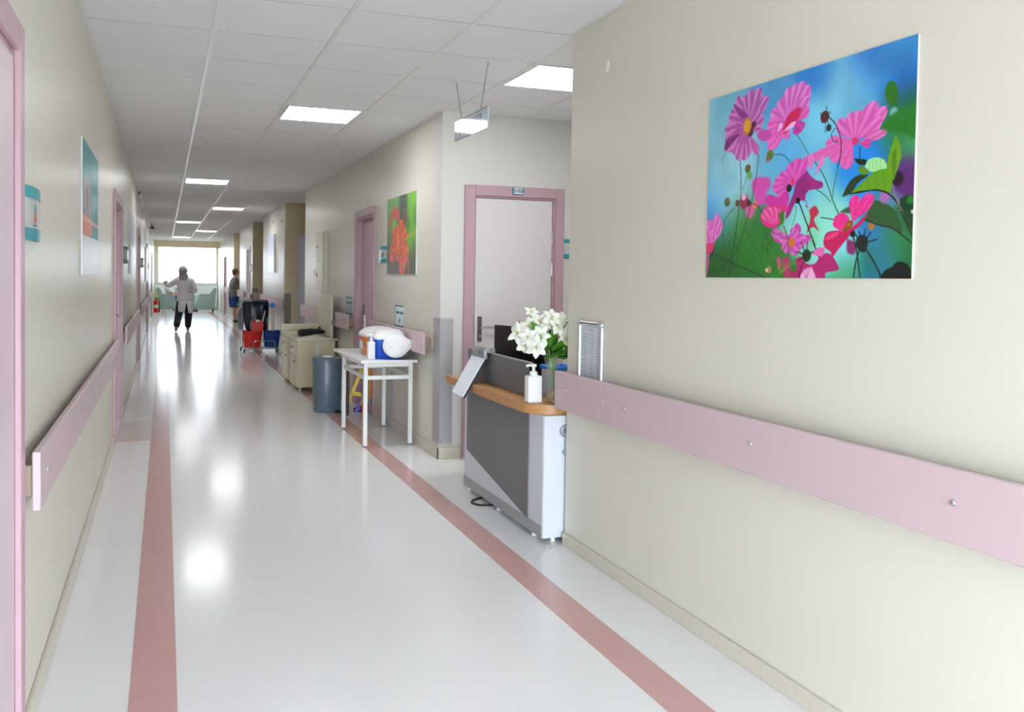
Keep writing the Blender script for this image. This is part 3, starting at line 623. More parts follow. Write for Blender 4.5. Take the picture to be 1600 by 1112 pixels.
    c.disc((0.257,0.764),.016,(.36,.06,.20),.006); c.disc((0.275,0.798),.012,(.34,.06,.20),.006)
    c.disc((0.239,0.814),.020,(.78,.55,.10),.003); c.disc((0.238,0.784),.020,(.76,.52,.08),.003); c.disc((0.239,0.798),.021,(.86,.64,.14),.004)
    c.stroke([(0.2,0.628),(0.208,0.539),(0.21,0.422),(0.202,0.398),(0.187,0.259),(0.164,0.114),(0.145,0.004)],.0036,(.16,.10,.12),.001)
    c.stroke([(0.307,0.636),(0.298,0.536),(0.277,0.42),(0.254,0.324),(0.21,0.193),(0.17,0.114),(0.152,0.076)],.0034,(.18,.12,.14),.001)
    c.stroke([(0.119,0.685),(0.097,0.658),(0.091,0.625)],.0016,(.20,.36,.30),.001); c.stroke([(0.103,0.693),(0.088,0.648)],.0014,(.20,.36,.30),.001)
    c.disc((0.37,0.624),.017,(.34,.46,.10),.004); c.disc((0.359,0.605),.010,(.60,.36,.30),.004); c.disc((0.247,0.574),.015,(.30,.46,.12),.004); c.disc((0.255,0.58),.008,(.55,.22,.16),.004); c.disc((0.26,0.536),.014,(.42,.70,.40),.005)
    c.disc((0.128,0.412),.017,(.26,.44,.26),.006); c.disc((0.134,0.422),.007,(.55,.40,.25),.004); c.disc((0.19,0.399),.012,(.42,.30,.14),.004)
    c.disc((0.231,0.411),.022,(.78,.26,.46),.003); c.disc((0.229,0.395),.021,(.62,.14,.32),.004); c.disc((0.228,0.427),.012,(.95,.75,.85),.004); c.disc((0.256,0.392),.012,(.30,.14,.16),.004)
    c.stroke([(0.175,0.377),(0.139,0.345),(0.112,0.309),(0.103,0.254),(0.111,0.193),(0.139,0.093)],.003,(.14,.24,.16),.001)
    c.stroke([(0.273,0.39),(0.304,0.376),(0.328,0.343),(0.352,0.268),(0.365,0.206),(0.372,0.124)],.0032,(.26,.22,.18),.001)
    c.stroke([(0.042,0.132),(0.164,0.081),(0.261,0.043),(0.353,0.003)],.0038,(.16,.14,.12),.001)
    import random as rr
    rg=rr.Random(5)
    for i in range(220):
        x=rg.uniform(90,760);y=rg.uniform(640,1030)
        p=(0.029,0.101);q=(0.396,0.011)
        a=p[0]+(q[0]-p[0])*(x-110)/610;b=q[1]+(p[1]-q[1])*(1-(y-860)/160)
        c.stroke([(a,b),(a+rg.uniform(-.03,.03),b+rg.uniform(.01,.05))],.0012,rg.choice([(.05,.26,.08),(.26,.56,.14),(.10,.36,.10)]),.001)
    # left edge flower
    for q,w in (((0.013,0.331),.028),((0.075,0.356),.030),((0.099,0.315),.026),((0.051,0.269),.03),((-0.002,0.273),.03)): c.petal((0.018,0.158),q,w,(.80,.26,.66),(.95,.58,.86))
    c.poly([(-0.003,0.193),(0.047,0.191),(0.048,0.151),(0.015,0.135),(-0.001,0.142)],(.88,.20,.44),.006); c.poly([(-0.001,0.136),(0.022,0.124),(0.017,0.056),(0.002,0.003)],(.72,.36,.56),.004); c.stroke([(0.054,0.168),(0.038,0.135),(0.019,0.101)],.006,(.20,.14,.16),.002)
    # middle flower with its dark petals
    for q,w in (((0.569,0.587),.022),((0.479,0.568),.034),((0.52,0.584),.036),((0.459,0.536),.028),((0.422,0.522),.026),((0.395,0.489),.026),((0.385,0.454),.026),((0.408,0.42),.026),((0.546,0.537),.03)): c.petal((0.492,0.445),q,w,(.80,.20,.62),(.94,.42,.80))
    c.petal((0.581,0.501),(0.573,0.591),.018,(.88,.36,.72),(.93,.56,.82)); c.petal((0.593,0.477),(0.639,0.568),.013,(.88,.36,.72),(.95,.66,.88))
    c.poly([(0.354,0.412),(0.375,0.425),(0.418,0.404),(0.454,0.43),(0.475,0.407),(0.466,0.354),(0.43,0.353),(0.377,0.363),(0.349,0.387)],(.85,.20,.64),.003)
    c.poly([(0.509,0.467),(0.547,0.504),(0.556,0.515),(0.582,0.482),(0.598,0.465),(0.564,0.503),(0.599,0.465),(0.632,0.449),(0.632,0.424),(0.6,0.42),(0.561,0.414),(0.556,0.369),(0.569,0.334),(0.557,0.347),(0.56,0.368),(0.511,0.369),(0.478,0.308),(0.458,0.295),(0.471,0.353),(0.495,0.41)],(.66,.12,.52),.003)
    c.poly([(0.509,0.467),(0.547,0.495),(0.577,0.452),(0.559,0.407),(0.511,0.383),(0.482,0.352),(0.495,0.41)],(.60,.10,.48),.006)
    c.disc((0.473,0.442),.013,(.10,.03,.06),.003); c.disc((0.491,0.472),.008,(.90,.20,.20),.004)
    for q in ((890,240),(935,190),(905,280)): pass
    # hot pink bud
    c.poly([(0.323,0.312),(0.349,0.361),(0.398,0.366),(0.43,0.353),(0.466,0.354),(0.472,0.338),(0.431,0.303),(0.437,0.272),(0.39,0.253),(0.346,0.269)],(.90,.16,.52),.003)
    for q in ((0.334,0.332),(0.35,0.356),(0.387,0.362),(0.42,0.349)): c.petal((0.411,0.264),q,.026,(.84,.12,.46),(.97,.50,.76))
    c.poly([(0.421,0.314),(0.446,0.336),(0.453,0.291),(0.443,0.267),(0.412,0.254),(0.432,0.282)],(.28,.46,.14),.003)
    c.stroke([(0.448,0.261),(0.469,0.21),(0.477,0.15),(0.476,0.081),(0.47,0.001)],.0042,(.40,.26,.26),.001)
    c.stroke([(0.521,0.375),(0.553,0.292),(0.583,0.213),(0.606,0.154),(0.595,0.176),(0.63,0.086),(0.654,-0.004)],.0052,(.14,.16,.12),.001); c.disc((0.519,0.375),.010,(.08,.05,.06),.003)
    # bottom flowers
    c.poly([(0.514,0.09),(0.543,0.104),(0.568,0.069),(0.608,0.069),(0.635,0.107),(0.677,0.112),(0.715,0.051),(0.705,0.035),(0.658,0.025),(0.648,-0.004),(0.541,-0.002),(0.519,0.07)],(.72,.12,.42),.003)
    c.poly([(0.536,0.002),(0.559,0.041),(0.597,0.055),(0.593,0.053),(0.611,-0.004)],(.93,.70,.86),.004)
    for q in ((0.549,0.041),(0.568,0.05),(0.587,0.055),(0.587,0.053)): c.stroke([q,(0.57,-0.002)],.0022,(.72,.16,.46),.001)
    c.poly([(0.591,0.114),(0.618,0.141),(0.65,0.14),(0.64,0.102)],(.92,.40,.70),.004)
    c.poly([(0.416,0.097),(0.437,0.102),(0.443,0.056),(0.428,0.041)],(.72,.30,.46),.004); c.poly([(0.447,0.096),(0.483,0.1),(0.49,0.021),(0.46,0.001)],(.70,.20,.40),.005); c.poly([(0.49,0.031),(0.53,0.036),(0.536,-0.002),(0.491,-0.002)],(.66,.12,.36),.004)
    c.disc((0.379,0.042),.013,(.58,.50,.26),.004); c.disc((0.366,0.039),.007,(.90,.80,.66),.003)
    for k in range(10): c.stroke([(0.439,0.021),((0.416,0.082)[0]+.011*k,(0.416,0.082)[1]-.004*(k%3))],.0014,(.46,.66,.14),.001)
    c.disc((0.568,0.108),.020,(.09,.20,.10),.003)
    for q in ((0.541,0.172),(0.57,0.17),(0.517,0.129),(0.6,0.126),(0.529,0.085)): c.stroke([(0.567,0.108),q],.0042,(.08,.16,.10),.001)
    c.stroke([(0.558,0.084),(0.539,0.041),(0.533,0.002)],.004,(.20,.12,.16),.001)
    # leaves on the right
    c.disc((0.845,0.229),.012,(.70,.46,.16),.008)
    c.poly([(0.714,0.303),(0.754,0.321),(0.764,0.293),(0.729,0.297)],(.22,.36,.22),.005)
    c.poly([(0.809,0.253),(0.831,0.297),(0.849,0.336),(0.886,0.327),(0.931,0.292),(0.954,0.246),(0.962,0.186),(0.924,0.213),(0.875,0.232)],(.18,.34,.16),.003)
    c.poly([(0.926,0.317),(0.953,0.285),(0.984,0.214),(0.996,0.179),(0.968,0.205),(0.949,0.246)],(.16,.42,.28),.004)
    c.disc((0.911,0.778),.001,(.14,.42,.06),.003); c.poly([(0.888,0.818),(0.905,0.838),(0.927,0.812),(0.934,0.762),(0.925,0.726),(0.899,0.742),(0.884,0.785)],(.16,.44,.08),.006)
    c.disc((0.919,0.701),.014,(.52,.72,.74),.008)
    c.poly([(1.003,0.743),(1.001,0.584),(0.966,0.601),(0.915,0.622),(0.888,0.633),(0.875,0.651),(0.921,0.698),(0.979,0.712)],(.13,.46,.12),.014)
    c.poly([(0.936,0.449),(0.995,0.454),(1.0,0.353),(0.951,0.359),(0.933,0.396)],(.36,.14,.44),.012); c.disc((0.941,0.419),.020,(.14,.04,.12),.010); c.disc((0.894,0.351),.020,(.66,.42,.70),.010)
    c.poly([(0.72,0.368),(0.751,0.432),(0.789,0.457),(0.827,0.451),(0.785,0.421),(0.762,0.383)],(.14,.22,.10),.002)
    c.poly([(0.768,0.534),(0.816,0.52),(0.821,0.499),(0.788,0.504)],(.05,.14,.10),.004)
    c.poly([(0.812,0.49),(0.826,0.518),(0.863,0.522),(0.89,0.502),(0.898,0.471),(0.864,0.461),(0.832,0.466)],(.66,.90,.62),.003)
    for k in range(5): c.stroke([((0.826,0.513)[0]+.016*k,(0.826,0.513)[1]),((0.832,0.471)[0]+.014*k,(0.832,0.471)[1])],.0016,(.50,.78,.46),.001)
    c.poly([(0.793,0.503),(0.832,0.466),(0.808,0.454),(0.789,0.473)],(.36,.56,.16),.003)
    c.poly([(0.754,0.381),(0.79,0.41),(0.828,0.446),(0.864,0.466),(0.9,0.465),(0.921,0.437),(0.918,0.383),(0.909,0.364),(0.871,0.382),(0.829,0.384),(0.786,0.38)],(.38,.62,.06),.002)
    for a,b in (((0.828,0.433),(0.831,0.389)),((0.855,0.447),(0.864,0.385)),((0.887,0.452),(0.893,0.379))): c.stroke([a,b],.0014,(.22,.42,.04),.001)
    c.stroke([(0.757,0.379),(0.829,0.383),(0.871,0.379),(0.909,0.359),(0.939,0.321),(0.966,0.254),(0.998,0.179)],.0050,(.12,.10,.06),.001)
    c.poly([(0.924,0.591),(0.93,0.6),(0.946,0.558),(0.951,0.519),(0.952,0.506),(0.928,0.426),(0.919,0.422),(0.898,0.466),(0.903,0.519),(0.9,0.509)],(.42,.62,.08),.002); c.poly([(0.916,0.527),(0.933,0.544),(0.93,0.426),(0.923,0.427),(0.918,0.467)],(.30,.52,.05),.003)
    c.stroke([(0.922,0.397),(0.934,0.346),(0.957,0.284)],.004,(.55,.50,.42),.001)
    c.poly([(0.952,0.334),(0.977,0.346),(1.0,0.338),(0.999,0.29),(0.97,0.278),(0.952,0.305)],(.05,.22,.12),.005); c.disc((0.988,0.325),.012,(.12,.50,.14),.006); c.poly([(0.961,0.284),(0.999,0.29),(0.999,0.203),(0.98,0.224)],(.12,.26,.12),.004); c.disc((0.997,0.276),.006,(.70,.80,.72),.003)
    c.stroke([(0.823,0.257),(0.87,0.232),(0.924,0.213),(0.968,0.176),(0.998,0.147)],.0040,(.08,.10,.08),.001)
    # hot pink flower right of the middle
    for q,w in (((0.779,0.373),.026),((0.843,0.372),.024),((0.853,0.361),.020)): c.petal((0.765,0.246),q,w,(.88,.08,.48),(.97,.30,.66))
    c.poly([(0.684,0.247),(0.694,0.284),(0.724,0.297),(0.75,0.279),(0.755,0.252),(0.731,0.211),(0.706,0.224),(0.69,0.236)],(.94,.18,.56),.003)
    c.poly([(0.644,0.173),(0.659,0.211),(0.706,0.218),(0.726,0.212),(0.771,0.23),(0.832,0.287),(0.804,0.237),(0.776,0.213),(0.747,0.178),(0.708,0.127),(0.688,0.1),(0.677,0.122),(0.65,0.145)],(.80,.06,.36),.003)
    c.poly([(0.649,0.178),(0.67,0.204),(0.711,0.213),(0.701,0.192),(0.665,0.177)],(.94,.24,.50),.004)
    c.poly([(0.726,0.212),(0.75,0.258),(0.77,0.251),(0.766,0.23),(0.741,0.21)],(.58,.32,.10),.003); c.disc((0.753,0.241),.007,(.72,.45,.12),.003)
    c.stroke([(0.772,0.193),(0.791,0.108),(0.799,0.05),(0.806,-0.003)],.005,(.06,.06,.06),.001); c.stroke([(0.798,0.123),(0.787,0.072),(0.777,-0.003)],.005,(.06,.06,.06),.001); c.disc((0.771,0.198),.010,(.08,.06,.06),.004)
    c.disc((0.809,0.157),.024,(.07,.13,.09),.003); c.disc((0.814,0.138),.016,(.07,.13,.09),.003)
    for q in ((0.776,0.203),(0.796,0.207),(0.822,0.215),(0.843,0.199),(0.869,0.169)): c.stroke([(0.811,0.154),q],.0042,(.06,.12,.08),.001)
    c.stroke([(0.826,0.128),(0.855,0.08),(0.88,0.029),(0.889,-0.002)],.006,(.12,.16,.10),.001)
    c.poly([(0.88,-0.004),(0.902,0.034),(0.928,0.049),(0.945,0.069),(0.971,0.068),(0.995,0.043),(0.996,-0.006)],(.03,.08,.05),.004)
    return c

picture('large picture of pink cosmos flowers against blue sky', XR, -1, 1.866, 2.831, 1.386, 2.060, paint_cosmos(), .006)
def paint_lily():
    c = Canvas(150, 200, 1.0, .69)
    c.blobs([((.05, .95), (.42, .66, .26), .15), ((.30, .92), (.44, .70, .30), .15), ((.58, .9), (.16, .22, .22), .13), ((.55, .7), (.20, .34, .26), .12), ((.85, .95), (.46, .78, .16), .16), ((.88, .75), (.44, .74, .14), .10), ((.97, .7), (.30, .40, .25), .08), ((.82, .5), (.46, .78, .10), .14), ((.9, .4), (.44, .74, .12), .12), ((.75, .6), (.22, .36, .16), .08), ((.1, .6), (.44, .62, .24), .12), ((.05, .4), (.36, .46, .28), .10), ((.25, .62), (.62, .78, .36), .06), ((.1, .1), (.33, .33, .28), .2), ((.3, .05), (.34, .33, .29), .2), ((.9, .1), (.33, .33, .29), .2), ((.95, .28), (.32, .36, .26), .1)])
    c.poly([(.04, .56), (.10, .72), (.20, .84), (.32, .88), (.44, .80), (.47, .70), (.43, .66), (.34, .72), (.24, .73), (.15, .68), (.08, .58)], (.84, .30, .24), .01)
    c.poly([(.20, .56), (.30, .60), (.32, .52), (.40, .56), (.46, .66), (.60, .68), (.64, .60), (.72, .50), (.70, .44), (.62, .38), (.72, .36), (.78, .26), (.70, .20), (.60, .26), (.46, .24), (.36, .20), (.24, .28), (.22, .40)], (.90, .36, .20), .01)
    for q, w_ in (((.10, .24), .12), ((.16, .34), .10), ((.34, .20), .12), ((.56, .68), .12), ((.70, .52), .11), ((.44, .66), .09), ((.76, .22), .13), ((.30, .60), .08)): c.petal((.44, .38), q, w_, (.78, .20, .14), (.95, .48, .28))
    c.petal((.60, .86), (.66, .62), .07, (.40, .20, .20), (.55, .30, .28))
    c.poly([(.36, .52), (.44, .54), (.46, .40), (.42, .30), (.36, .38)], (.93, .52, .18), .02)
    c.poly([(.46, .22), (.62, .24), (.66, .12), (.64, .0), (.48, .0)], (.86, .34, .28), .01)
    c.stroke([(.68, .24), (.76, .18), (.79, .08), (.77, .0)], .03, (.84, .36, .26), .008); c.stroke([(.58, .40), (.74, .46), (.97, .50)], .018, (.80, .62, .28), .008)
    rg = random.Random(2)
    for i in range(60):
        c.disc((rg.uniform(.1, .7), rg.uniform(.1, .84)), .006, (.96, .66, .56) if c.img[int(.5*199), 0, 0] < 2 else 0, .006) if i % 3 == 0 else c.disc((rg.uniform(.48, .74), rg.uniform(.08, .26)), .005, (.96, .66, .58), .005)
    return c
picture('smaller picture of an orange red lily on green', XR, -1, 6.868, 7.845, 1.399, 2.086, paint_lily())
def paint_leaflet():
    c = Canvas(60, 120, 1.06, .70); c.img[:] = (.93, .94, .95)
    c.poly([(-.02, .30), (1.02, .30), (1.02, 1.02), (-.02, 1.02)], (.16, .58, .60), .003, False)
    c.poly([(-.02, .30), (.55, .30), (.55, .46), (-.02, .46)], (.90, .52, .48), .02, False)
    c.poly([(.0, .48), (.5, .46), (.55, .62), (.4, .74), (.1, .74)], (.66, .62, .64), .04); c.disc((.25, .60), .07, (.55, .48, .50), .04)
    c.poly([(.58, .50), (1.0, .50), (1.0, .66), (.58, .66)], (.52, .72, .78), .04); c.stroke([(.0, .42), (1, .42)], .02, (.90, .70, .66), .008); c.disc((.85, .5), .05, (.30, .36, .42), .03)
    return c
picture('tall teal poster with a white foot, on the left wall', XL, 1, 4.57, 5.59, 1.36, 2.03, paint_leaflet(), .007)
def paint_plain(col, col2):
    c = Canvas(8, 40, 1, .7); c.img[:] = col; c.poly([(-.1, .45), (1.1, .45), (1.1, 1.1), (-.1, 1.1)], col2, .02, False); return c
picture('pale poster past the second left doorway', XL, 1, 10.5, 11.6, 1.37, 2.06, paint_plain((.92, .93, .95), (.72, .75, .82)), .02)
picture('greyish poster past the third left doorway', XL, 1, 18.6, 20.3, 1.20, 1.92, paint_plain((.62, .65, .72), (.70, .74, .80)), .03)
picture('pale lilac poster on the first cream pier', XR, -1, 16.5, 17.53, 1.43, 2.15, paint_plain((.93, .94, .97), (.80, .82, .92)), .03)

# paper notices
def notice(label, y0, y1, z0, z1, m):
    t = thing('paper_notice', (XR, (y0+y1)/2, z0), label, 'notice'); x = XR
    obj('sheet', B(x-.003, x, y0, y1, z0, z1), m, t)
    bm = new_bm(); e = .012
    for q in ((y0, y1, z1-e, z1), (y0, y1, z0, z0+e), (y0, y0+e, z0+e, z1-e), (y1-e, y1, z0+e, z1-e)): box(bm, x-.0042, x-.003, *q)
    obj('teal_border', bm, M_tealink, t); h = z1-z0; yc = (y0+y1)/2; w_ = y1-y0
    bm = new_bm()
    for i, (a, b) in enumerate(((-.38, -.08), (.02, .38))):
        box(bm, x-.004, x-.003, yc+a*w_, yc+b*w_, z0+h*.60, z0+h*.72)
    small(obj('heading_print', bm, M_tealink, t))
    bm = new_bm(); prism(bm, [(yc-.03, z0+h*.2), (yc+.03, z0+h*.2), (yc+.024, z0+h*.34), (yc, z0+h*.46), (yc-.014, z0+h*.34)], 'x', x-.004, x-.003); obj('symbol_print', bm, M_greyink, t)
M_paper = mat('white_paper', (.90, .93, .95), .6, var=.01)
notice('teal bordered notice above the sharps boxes', 7.247, 7.55, .934, 1.123, M_paper)
notice('dim teal bordered notice left of the pink door behind the table', 9.44, 9.79, .947, 1.144, mat('grey_paper', (.76, .78, .82), .6))
# framed list in a silver snap frame
t = thing('notice_frame', (XR, 3.763, .86), 'silver framed list standing behind the long rail beside the desk', 'notice frame')
y0, y1, z0, z1 = 3.637, 3.89, .84, 1.168; bm = new_bm()
obj('sheet', B(XR-.006, XR, y0+.01, y1-.01, z0+.01, z1-.01), mat('cool_paper', (.80, .82, .86), .4), t)
for a, b in (((y0+.012, z0), (y0+.012, z1)), ((y1-.012, z0), (y1-.012, z1))): obj('frame_bar', T([(XR-.009, a[0], a[1]), (XR-.009, b[0], b[1])], .012, 10), M_steel, t)
for z in (z0+.012, z1-.012): obj('frame_bar', T([(XR-.009, y0, z), (XR-.009, y1, z)], .012, 10), M_chrome, t)
for y in (y0+.012, y1-.012): sphere(bm, (XR-.010, y, z1-.012), .0165)
small(obj('corner_caps', bm, M_steel, t))
bm = new_bm(); rg = random.Random(4)
box(bm, XR-.0068, XR-.006, 3.74, 3.785, 1.125, 1.131)
for i in range(19):
    z = 1.10-i*.0125
    for k in range(3):
        a = 3.665+k*.07; box(bm, XR-.0068, XR-.006, a, a+rg.uniform(.03, .06), z, z+.004)
small(obj('list_print', bm, mat('pale_ink', (.66, .68, .72), .6), t))
# electric cabinet on the wall
t = thing('wall_cabinet', (XR, 11.26, 1.196), 'flat cream electrical cabinet high on the wall above the beige cabinets', 'wall cabinet')
obj('cabinet_body', B(XR-.06, XR, 10.96, 11.54, 1.196, 1.95, .004), M_beige2, t)
for z0, z1 in ((1.215, 1.56), (1.575, 1.935)):
    d_ = obj('cabinet_door', B(XR-.068, XR-.06, 10.98, 11.52, z0, z1, .003), M_beige2, t); obj('latch', B(XR-.074, XR-.068, 11.40, 11.44, (z0+z1)/2-.02, (z0+z1)/2+.02, .002), M_greyink, d_)
# lilac door leaf in the first recess
t = thing('door_10', (2.55, 15.1, 0), 'pale lilac panel door set in the first side recess', 'door', None, 'structure')
bm = new_bm(); box(bm, 2.17, 2.21, 15.075, 15.1, 0, 2.09, .003); box(bm, 2.95, 2.99, 15.075, 15.1, 0, 2.09, .003); box(bm, 2.21, 2.95, 15.075, 15.1, 2.05, 2.09, .003); obj('door_frame', bm, mat('lilac_frame', (.80, .80, .86), .4), t)
lf = obj('door_leaf', B(2.215, 2.945, 15.082, 15.1, .008, 2.045), mat('lilac_leaf', (.86, .86, .92), .4), t); handle(lf, 2.86, 15.082, .99, 'y', -1, -1)
# hanging sign over the corridor edge
SX = 1.75
t = thing('hanging_sign', (SX, 4.97, 2.24), 'white hanging sign with teal letters glaring from the ceiling panel', 'sign')
M_gloss = mat('glossy_acrylic', (.80, .85, .90), .03, var=.0, spec=1.0, coat=1.0)
y0, y1, z0, z1 = 4.675, 5.262, 2.238, 2.360
obj('sign_board', B(SX-.005, SX+.005, y0, y1, z0, z1), M_gloss, t); bm = new_bm()
for q in ((y0, y1, z1-.007, z1), (y0, y1, z0, z0+.007), (y0, y0+.007, z0+.007, z1-.007), (y1-.007, y1, z0+.007, z1-.007)): box(bm, SX-.0056, SX-.005, *q)
obj('teal_border', bm, M_tealgl := mat('teal_gloss', (.12, .50, .56), .05, spec=1., coat=1.), t)
obj('sign_lettering', text_bm('SEKRETER', .098, facing((SX-.0052, 4.968, 2.297), (-1, 0, 0)), .0004, .002), M_tealgl, t)
link = None
def chain(par, p, q, n):
    global link
    p, q = Vector(p), Vector(q); bm = new_bm(); dv = (q-p); L = dv.length; k = dv.normalized(); u = k.cross(Vector((1, 0, 0))).normalized(); v = k.cross(u)
    for i in range(n):
        c = p+dv*((i+.5)/n); s, o_ = (u, v) if i % 2 else (v, u); l = L/n*.66
        ring = [c+k*l*math.cos(a)+s*l*.42*math.sin(a) for a in [2*PI*j/8 for j in range(8)]]; tube(bm, ring, l*.16, 5, closed=True)
    return obj('chain', bm, mat('dark_chain', (.30, .30, .31), .35, .7), par)
for a, b in ((4.80, 4.69), (5.14, 5.262)):
    chain(t, (SX, a, z1-.002), (SX, b, CEIL-.012), 34)
    bm = new_bm(); tube(bm, spline([(SX, b, CEIL+.001), (SX, b, CEIL-.014), (SX+.006, b, CEIL-.02), (SX+.008, b, CEIL-.012)], 4), .0022, 6); obj('ceiling_hook', bm, M_chrome, t)
# small camera dome at the far left ceiling edge
t = thing('ceiling_camera', (-.31, 23.7, CEIL), 'small grey box hanging at the ceiling edge far along the left wall', 'camera')
obj('camera_body', B(-.36, -.26, 23.6, 23.8, CEIL-.10, CEIL-.02, .01), M_greyink, t); obj('mount', T([(-.31, 23.7, CEIL-.03), (-.31, 23.7, CEIL+.003)], .02, 10), M_white, t)
obj('lens', T([(-.31, 23.6, CEIL-.06), (-.31, 23.585, CEIL-.06)], .025, 12), M_blackrub, t)
t = thing('cable_trunking', (XL, 20, CEIL-.05), 'thin white cable trunking running along the far left ceiling edge', 'cable trunking')
obj('trunk_channel', B(XL, XL+.03, 14.0, 23.5, CEIL-.05, CEIL-.01, .002), M_whitem, t)
for y in (14.0, 17.2, 20.4): obj('trunk_joint', B(XL, XL+.033, y, y+.05, CEIL-.053, CEIL-.007, .002), M_white, t)

# ------------------------------------------------------------------ reception desk
CT = .715                                            # counter top height
t = desk = thing('reception_desk', (2.0, 4.68, 0), 'white and dark grey reception desk with an orange wooden counter', 'desk')
obj('desk_body', B(1.85, 2.18, 4.06, 5.29, .03, .665, .004), M_deskwh, t)
obj('front_panel', PR([(5.235, .27), (5.235, .664), (4.24, .664), (4.24, .088)], 'x', 1.844, 1.8505), M_slate, t, label='dark grey front panel with a slanting lower edge')
obj('plinth_strip', B(1.846, 1.852, 4.062, 5.288, .03, .092, .001), M_alu, t)
obj('end_panel', B(1.852, 2.18, 4.054, 4.0605, .03, .664, .001), M_deskwh, t)
pts = arc((1.95, 4.22), .155, PI, 1.5*PI, 8)        # rounded near corner
pts = [(1.795, 5.52), (1.795, 4.24)]+[(1.795+.155*(1-math.cos(a)), 4.24-.155*math.sin(a)) for a in [PI/2*k/8 for k in range(1, 9)]]+[(2.2, 4.085), (2.2, 5.52)]
obj('counter_top', PR(pts, 'z', .664, CT, .004), M_wood, t)
obj('upper_panel', B(1.915, 1.935, 4.45, 5.43, CT, .905, .002), M_slate, t)
obj('panel_cap', B(1.93, 1.96, 4.452, 5.428, .897, .903), M_alu, t)
for y in (4.22, 4.74, 5.26): obj('foot', T([(1.878, y, 0), (1.878, y, .032)], .014, 12), M_white, t)
obj('foot', T([(1.93, 4.1, 0), (1.93, 4.1, .032)], .014, 12), M_white, t); obj('foot', T([(2.14, 5.2, 0), (2.14, 5.2, .032)], .014, 12), M_white, t)
# lower work top behind
obj('work_top', B(2.18, 2.62, 4.10, 5.29, .60, .64, .003), M_wood, t); obj('side_board', B(2.58, 2.62, 4.12, 5.27, .0, .60), M_deskwh, t); obj('side_board', B(2.18, 2.58, 4.10, 4.14, .0, .60), M_deskwh, t)
# socket with its wire on the desk end
s_ = obj('cable_outlet', T([(1.972, 4.054, .585), (1.972, 4.046, .585), (1.972, 4.043, .585)], [.034, .034, .028], 20), mat('grey_outlet', (.55, .56, .60), .35), t)
bm = new_bm()
for k in (-.012, .0, .012): box(bm, 1.972+k-.002, 1.972+k+.002, 4.0405, 4.043, .575, .60)
small(obj('outlet_slots', bm, M_blackrub, s_))
obj('outlet_wire', T(spline([(1.972, 4.043, .560), (1.966, 4.035, .525), (1.97, 4.04, .49), (1.955, 4.035, .475), (1.985, 4.04, .44), (2.0, 4.045, .42)], 4), .004, 6), mat('grey_wire', (.60, .62, .66), .4), s_)
tag(obj('floor_cable', T(spline([(1.93, 4.86, .006), (1.88, 4.84, .006), (1.80, 4.86, .006), (1.775, 4.93, .006), (1.82, 4.99, .006), (1.90, 5.02, .006)], 6), .006, 8), M_blackrub), 'loop of black cable poking out under the desk', 'cable')
# hand gel bottle with pump
def pump_bottle(name, x, y, z, w_, d_, h, label, rz=0.):
    t = thing(name, (x, y, z), label, 'bottle'); r = bmesh.new()
    box(r, x-w_/2, x+w_/2, y-d_/2, y+d_/2, z, z+h*.70, .010, 3); obj('bottle_body', r, M_white, t, ang=50)
    bm = new_bm(); lathe(bm, [(w_*.27, z+h*.69), (w_*.26, z+h*.80), (w_*.18, z+h*.81), (w_*.10, z+h*.82), (w_*.10, z+h*.93)], x, y, 16); obj('bottle_collar', bm, M_white, t)
    bm = new_bm(); box(bm, x-w_*.2, x+w_*.17, y-.011, y+.011, z+h*.925, z+h, .004, 2)
    tube(bm, spline([(x-w_*.1, y, z+h*.965), (x-w_*.42, y-.002, z+h*.965), (x-w_*.52, y-.003, z+h*.93)], 4), .0065, 8); obj('pump_head', bm, M_white, t)
    return t
pump_bottle('gel_bottle', 1.857, 4.215, CT, .080, .060, .205, 'white pump bottle standing at the rounded corner of the desk counter')
# leaning form holder hung over the upper panel
t = thing('form_holder', (1.84, 5.1, .66), 'white slanted form holder clipped over the dark desk panel', 'form holder')
TL, TR, BR, BL = Vector((1.893, 5.245, .897)), Vector((1.893, 5.015, .890)), Vector((1.733, 4.995, .639)), Vector((1.733, 5.20, .645))
def slab(a, b, c, d, th, m, nm, par):
    n = (b-a).cross(d-a).normalized()*th; bm = new_bm(); P = [bm.verts.new(p) for p in (a, b, c, d)]; Q = [bm.verts.new(p+n) for p in (a, b, c, d)]
    bm.faces.new(P); bm.faces.new(Q)
    for i in range(4): bm.faces.new((P[i], P[(i+1) % 4], Q[(i+1) % 4], Q[i]))
    return obj(nm, bm, m, par)
slab(TL, TR, BR, BL, .014, mat('dark_board_back', (.16, .17, .20), .5), 'holder_board', t)
k = (TR-TL).cross(BL-TL).normalized()
slab(TL-k*.006, TR-k*.006, BR-k*.006, BL-k*.006, .005, mat('bluish_paper', (.93, .95, .98), .5), 'form_sheets', t)
bm = new_bm(); box(bm, 1.882, 1.945, 5.005, 5.235, .906, .94, .008, 2); box(bm, 1.872, 1.893, 5.005, 5.235, .872, .93, .006, 2); obj('clip', bm, mat('grey_clip', (.62, .63, .65), .35, .4), t)
bm = new_bm(); tube(bm, [(1.878, 5.09, .905), (1.872, 5.09, .905)], .008, 10); tube(bm, [(1.915, 4.985, .925), (1.915, 4.97, .93)], .006, 8); small(obj('clip_pin', bm, M_chrome, t))
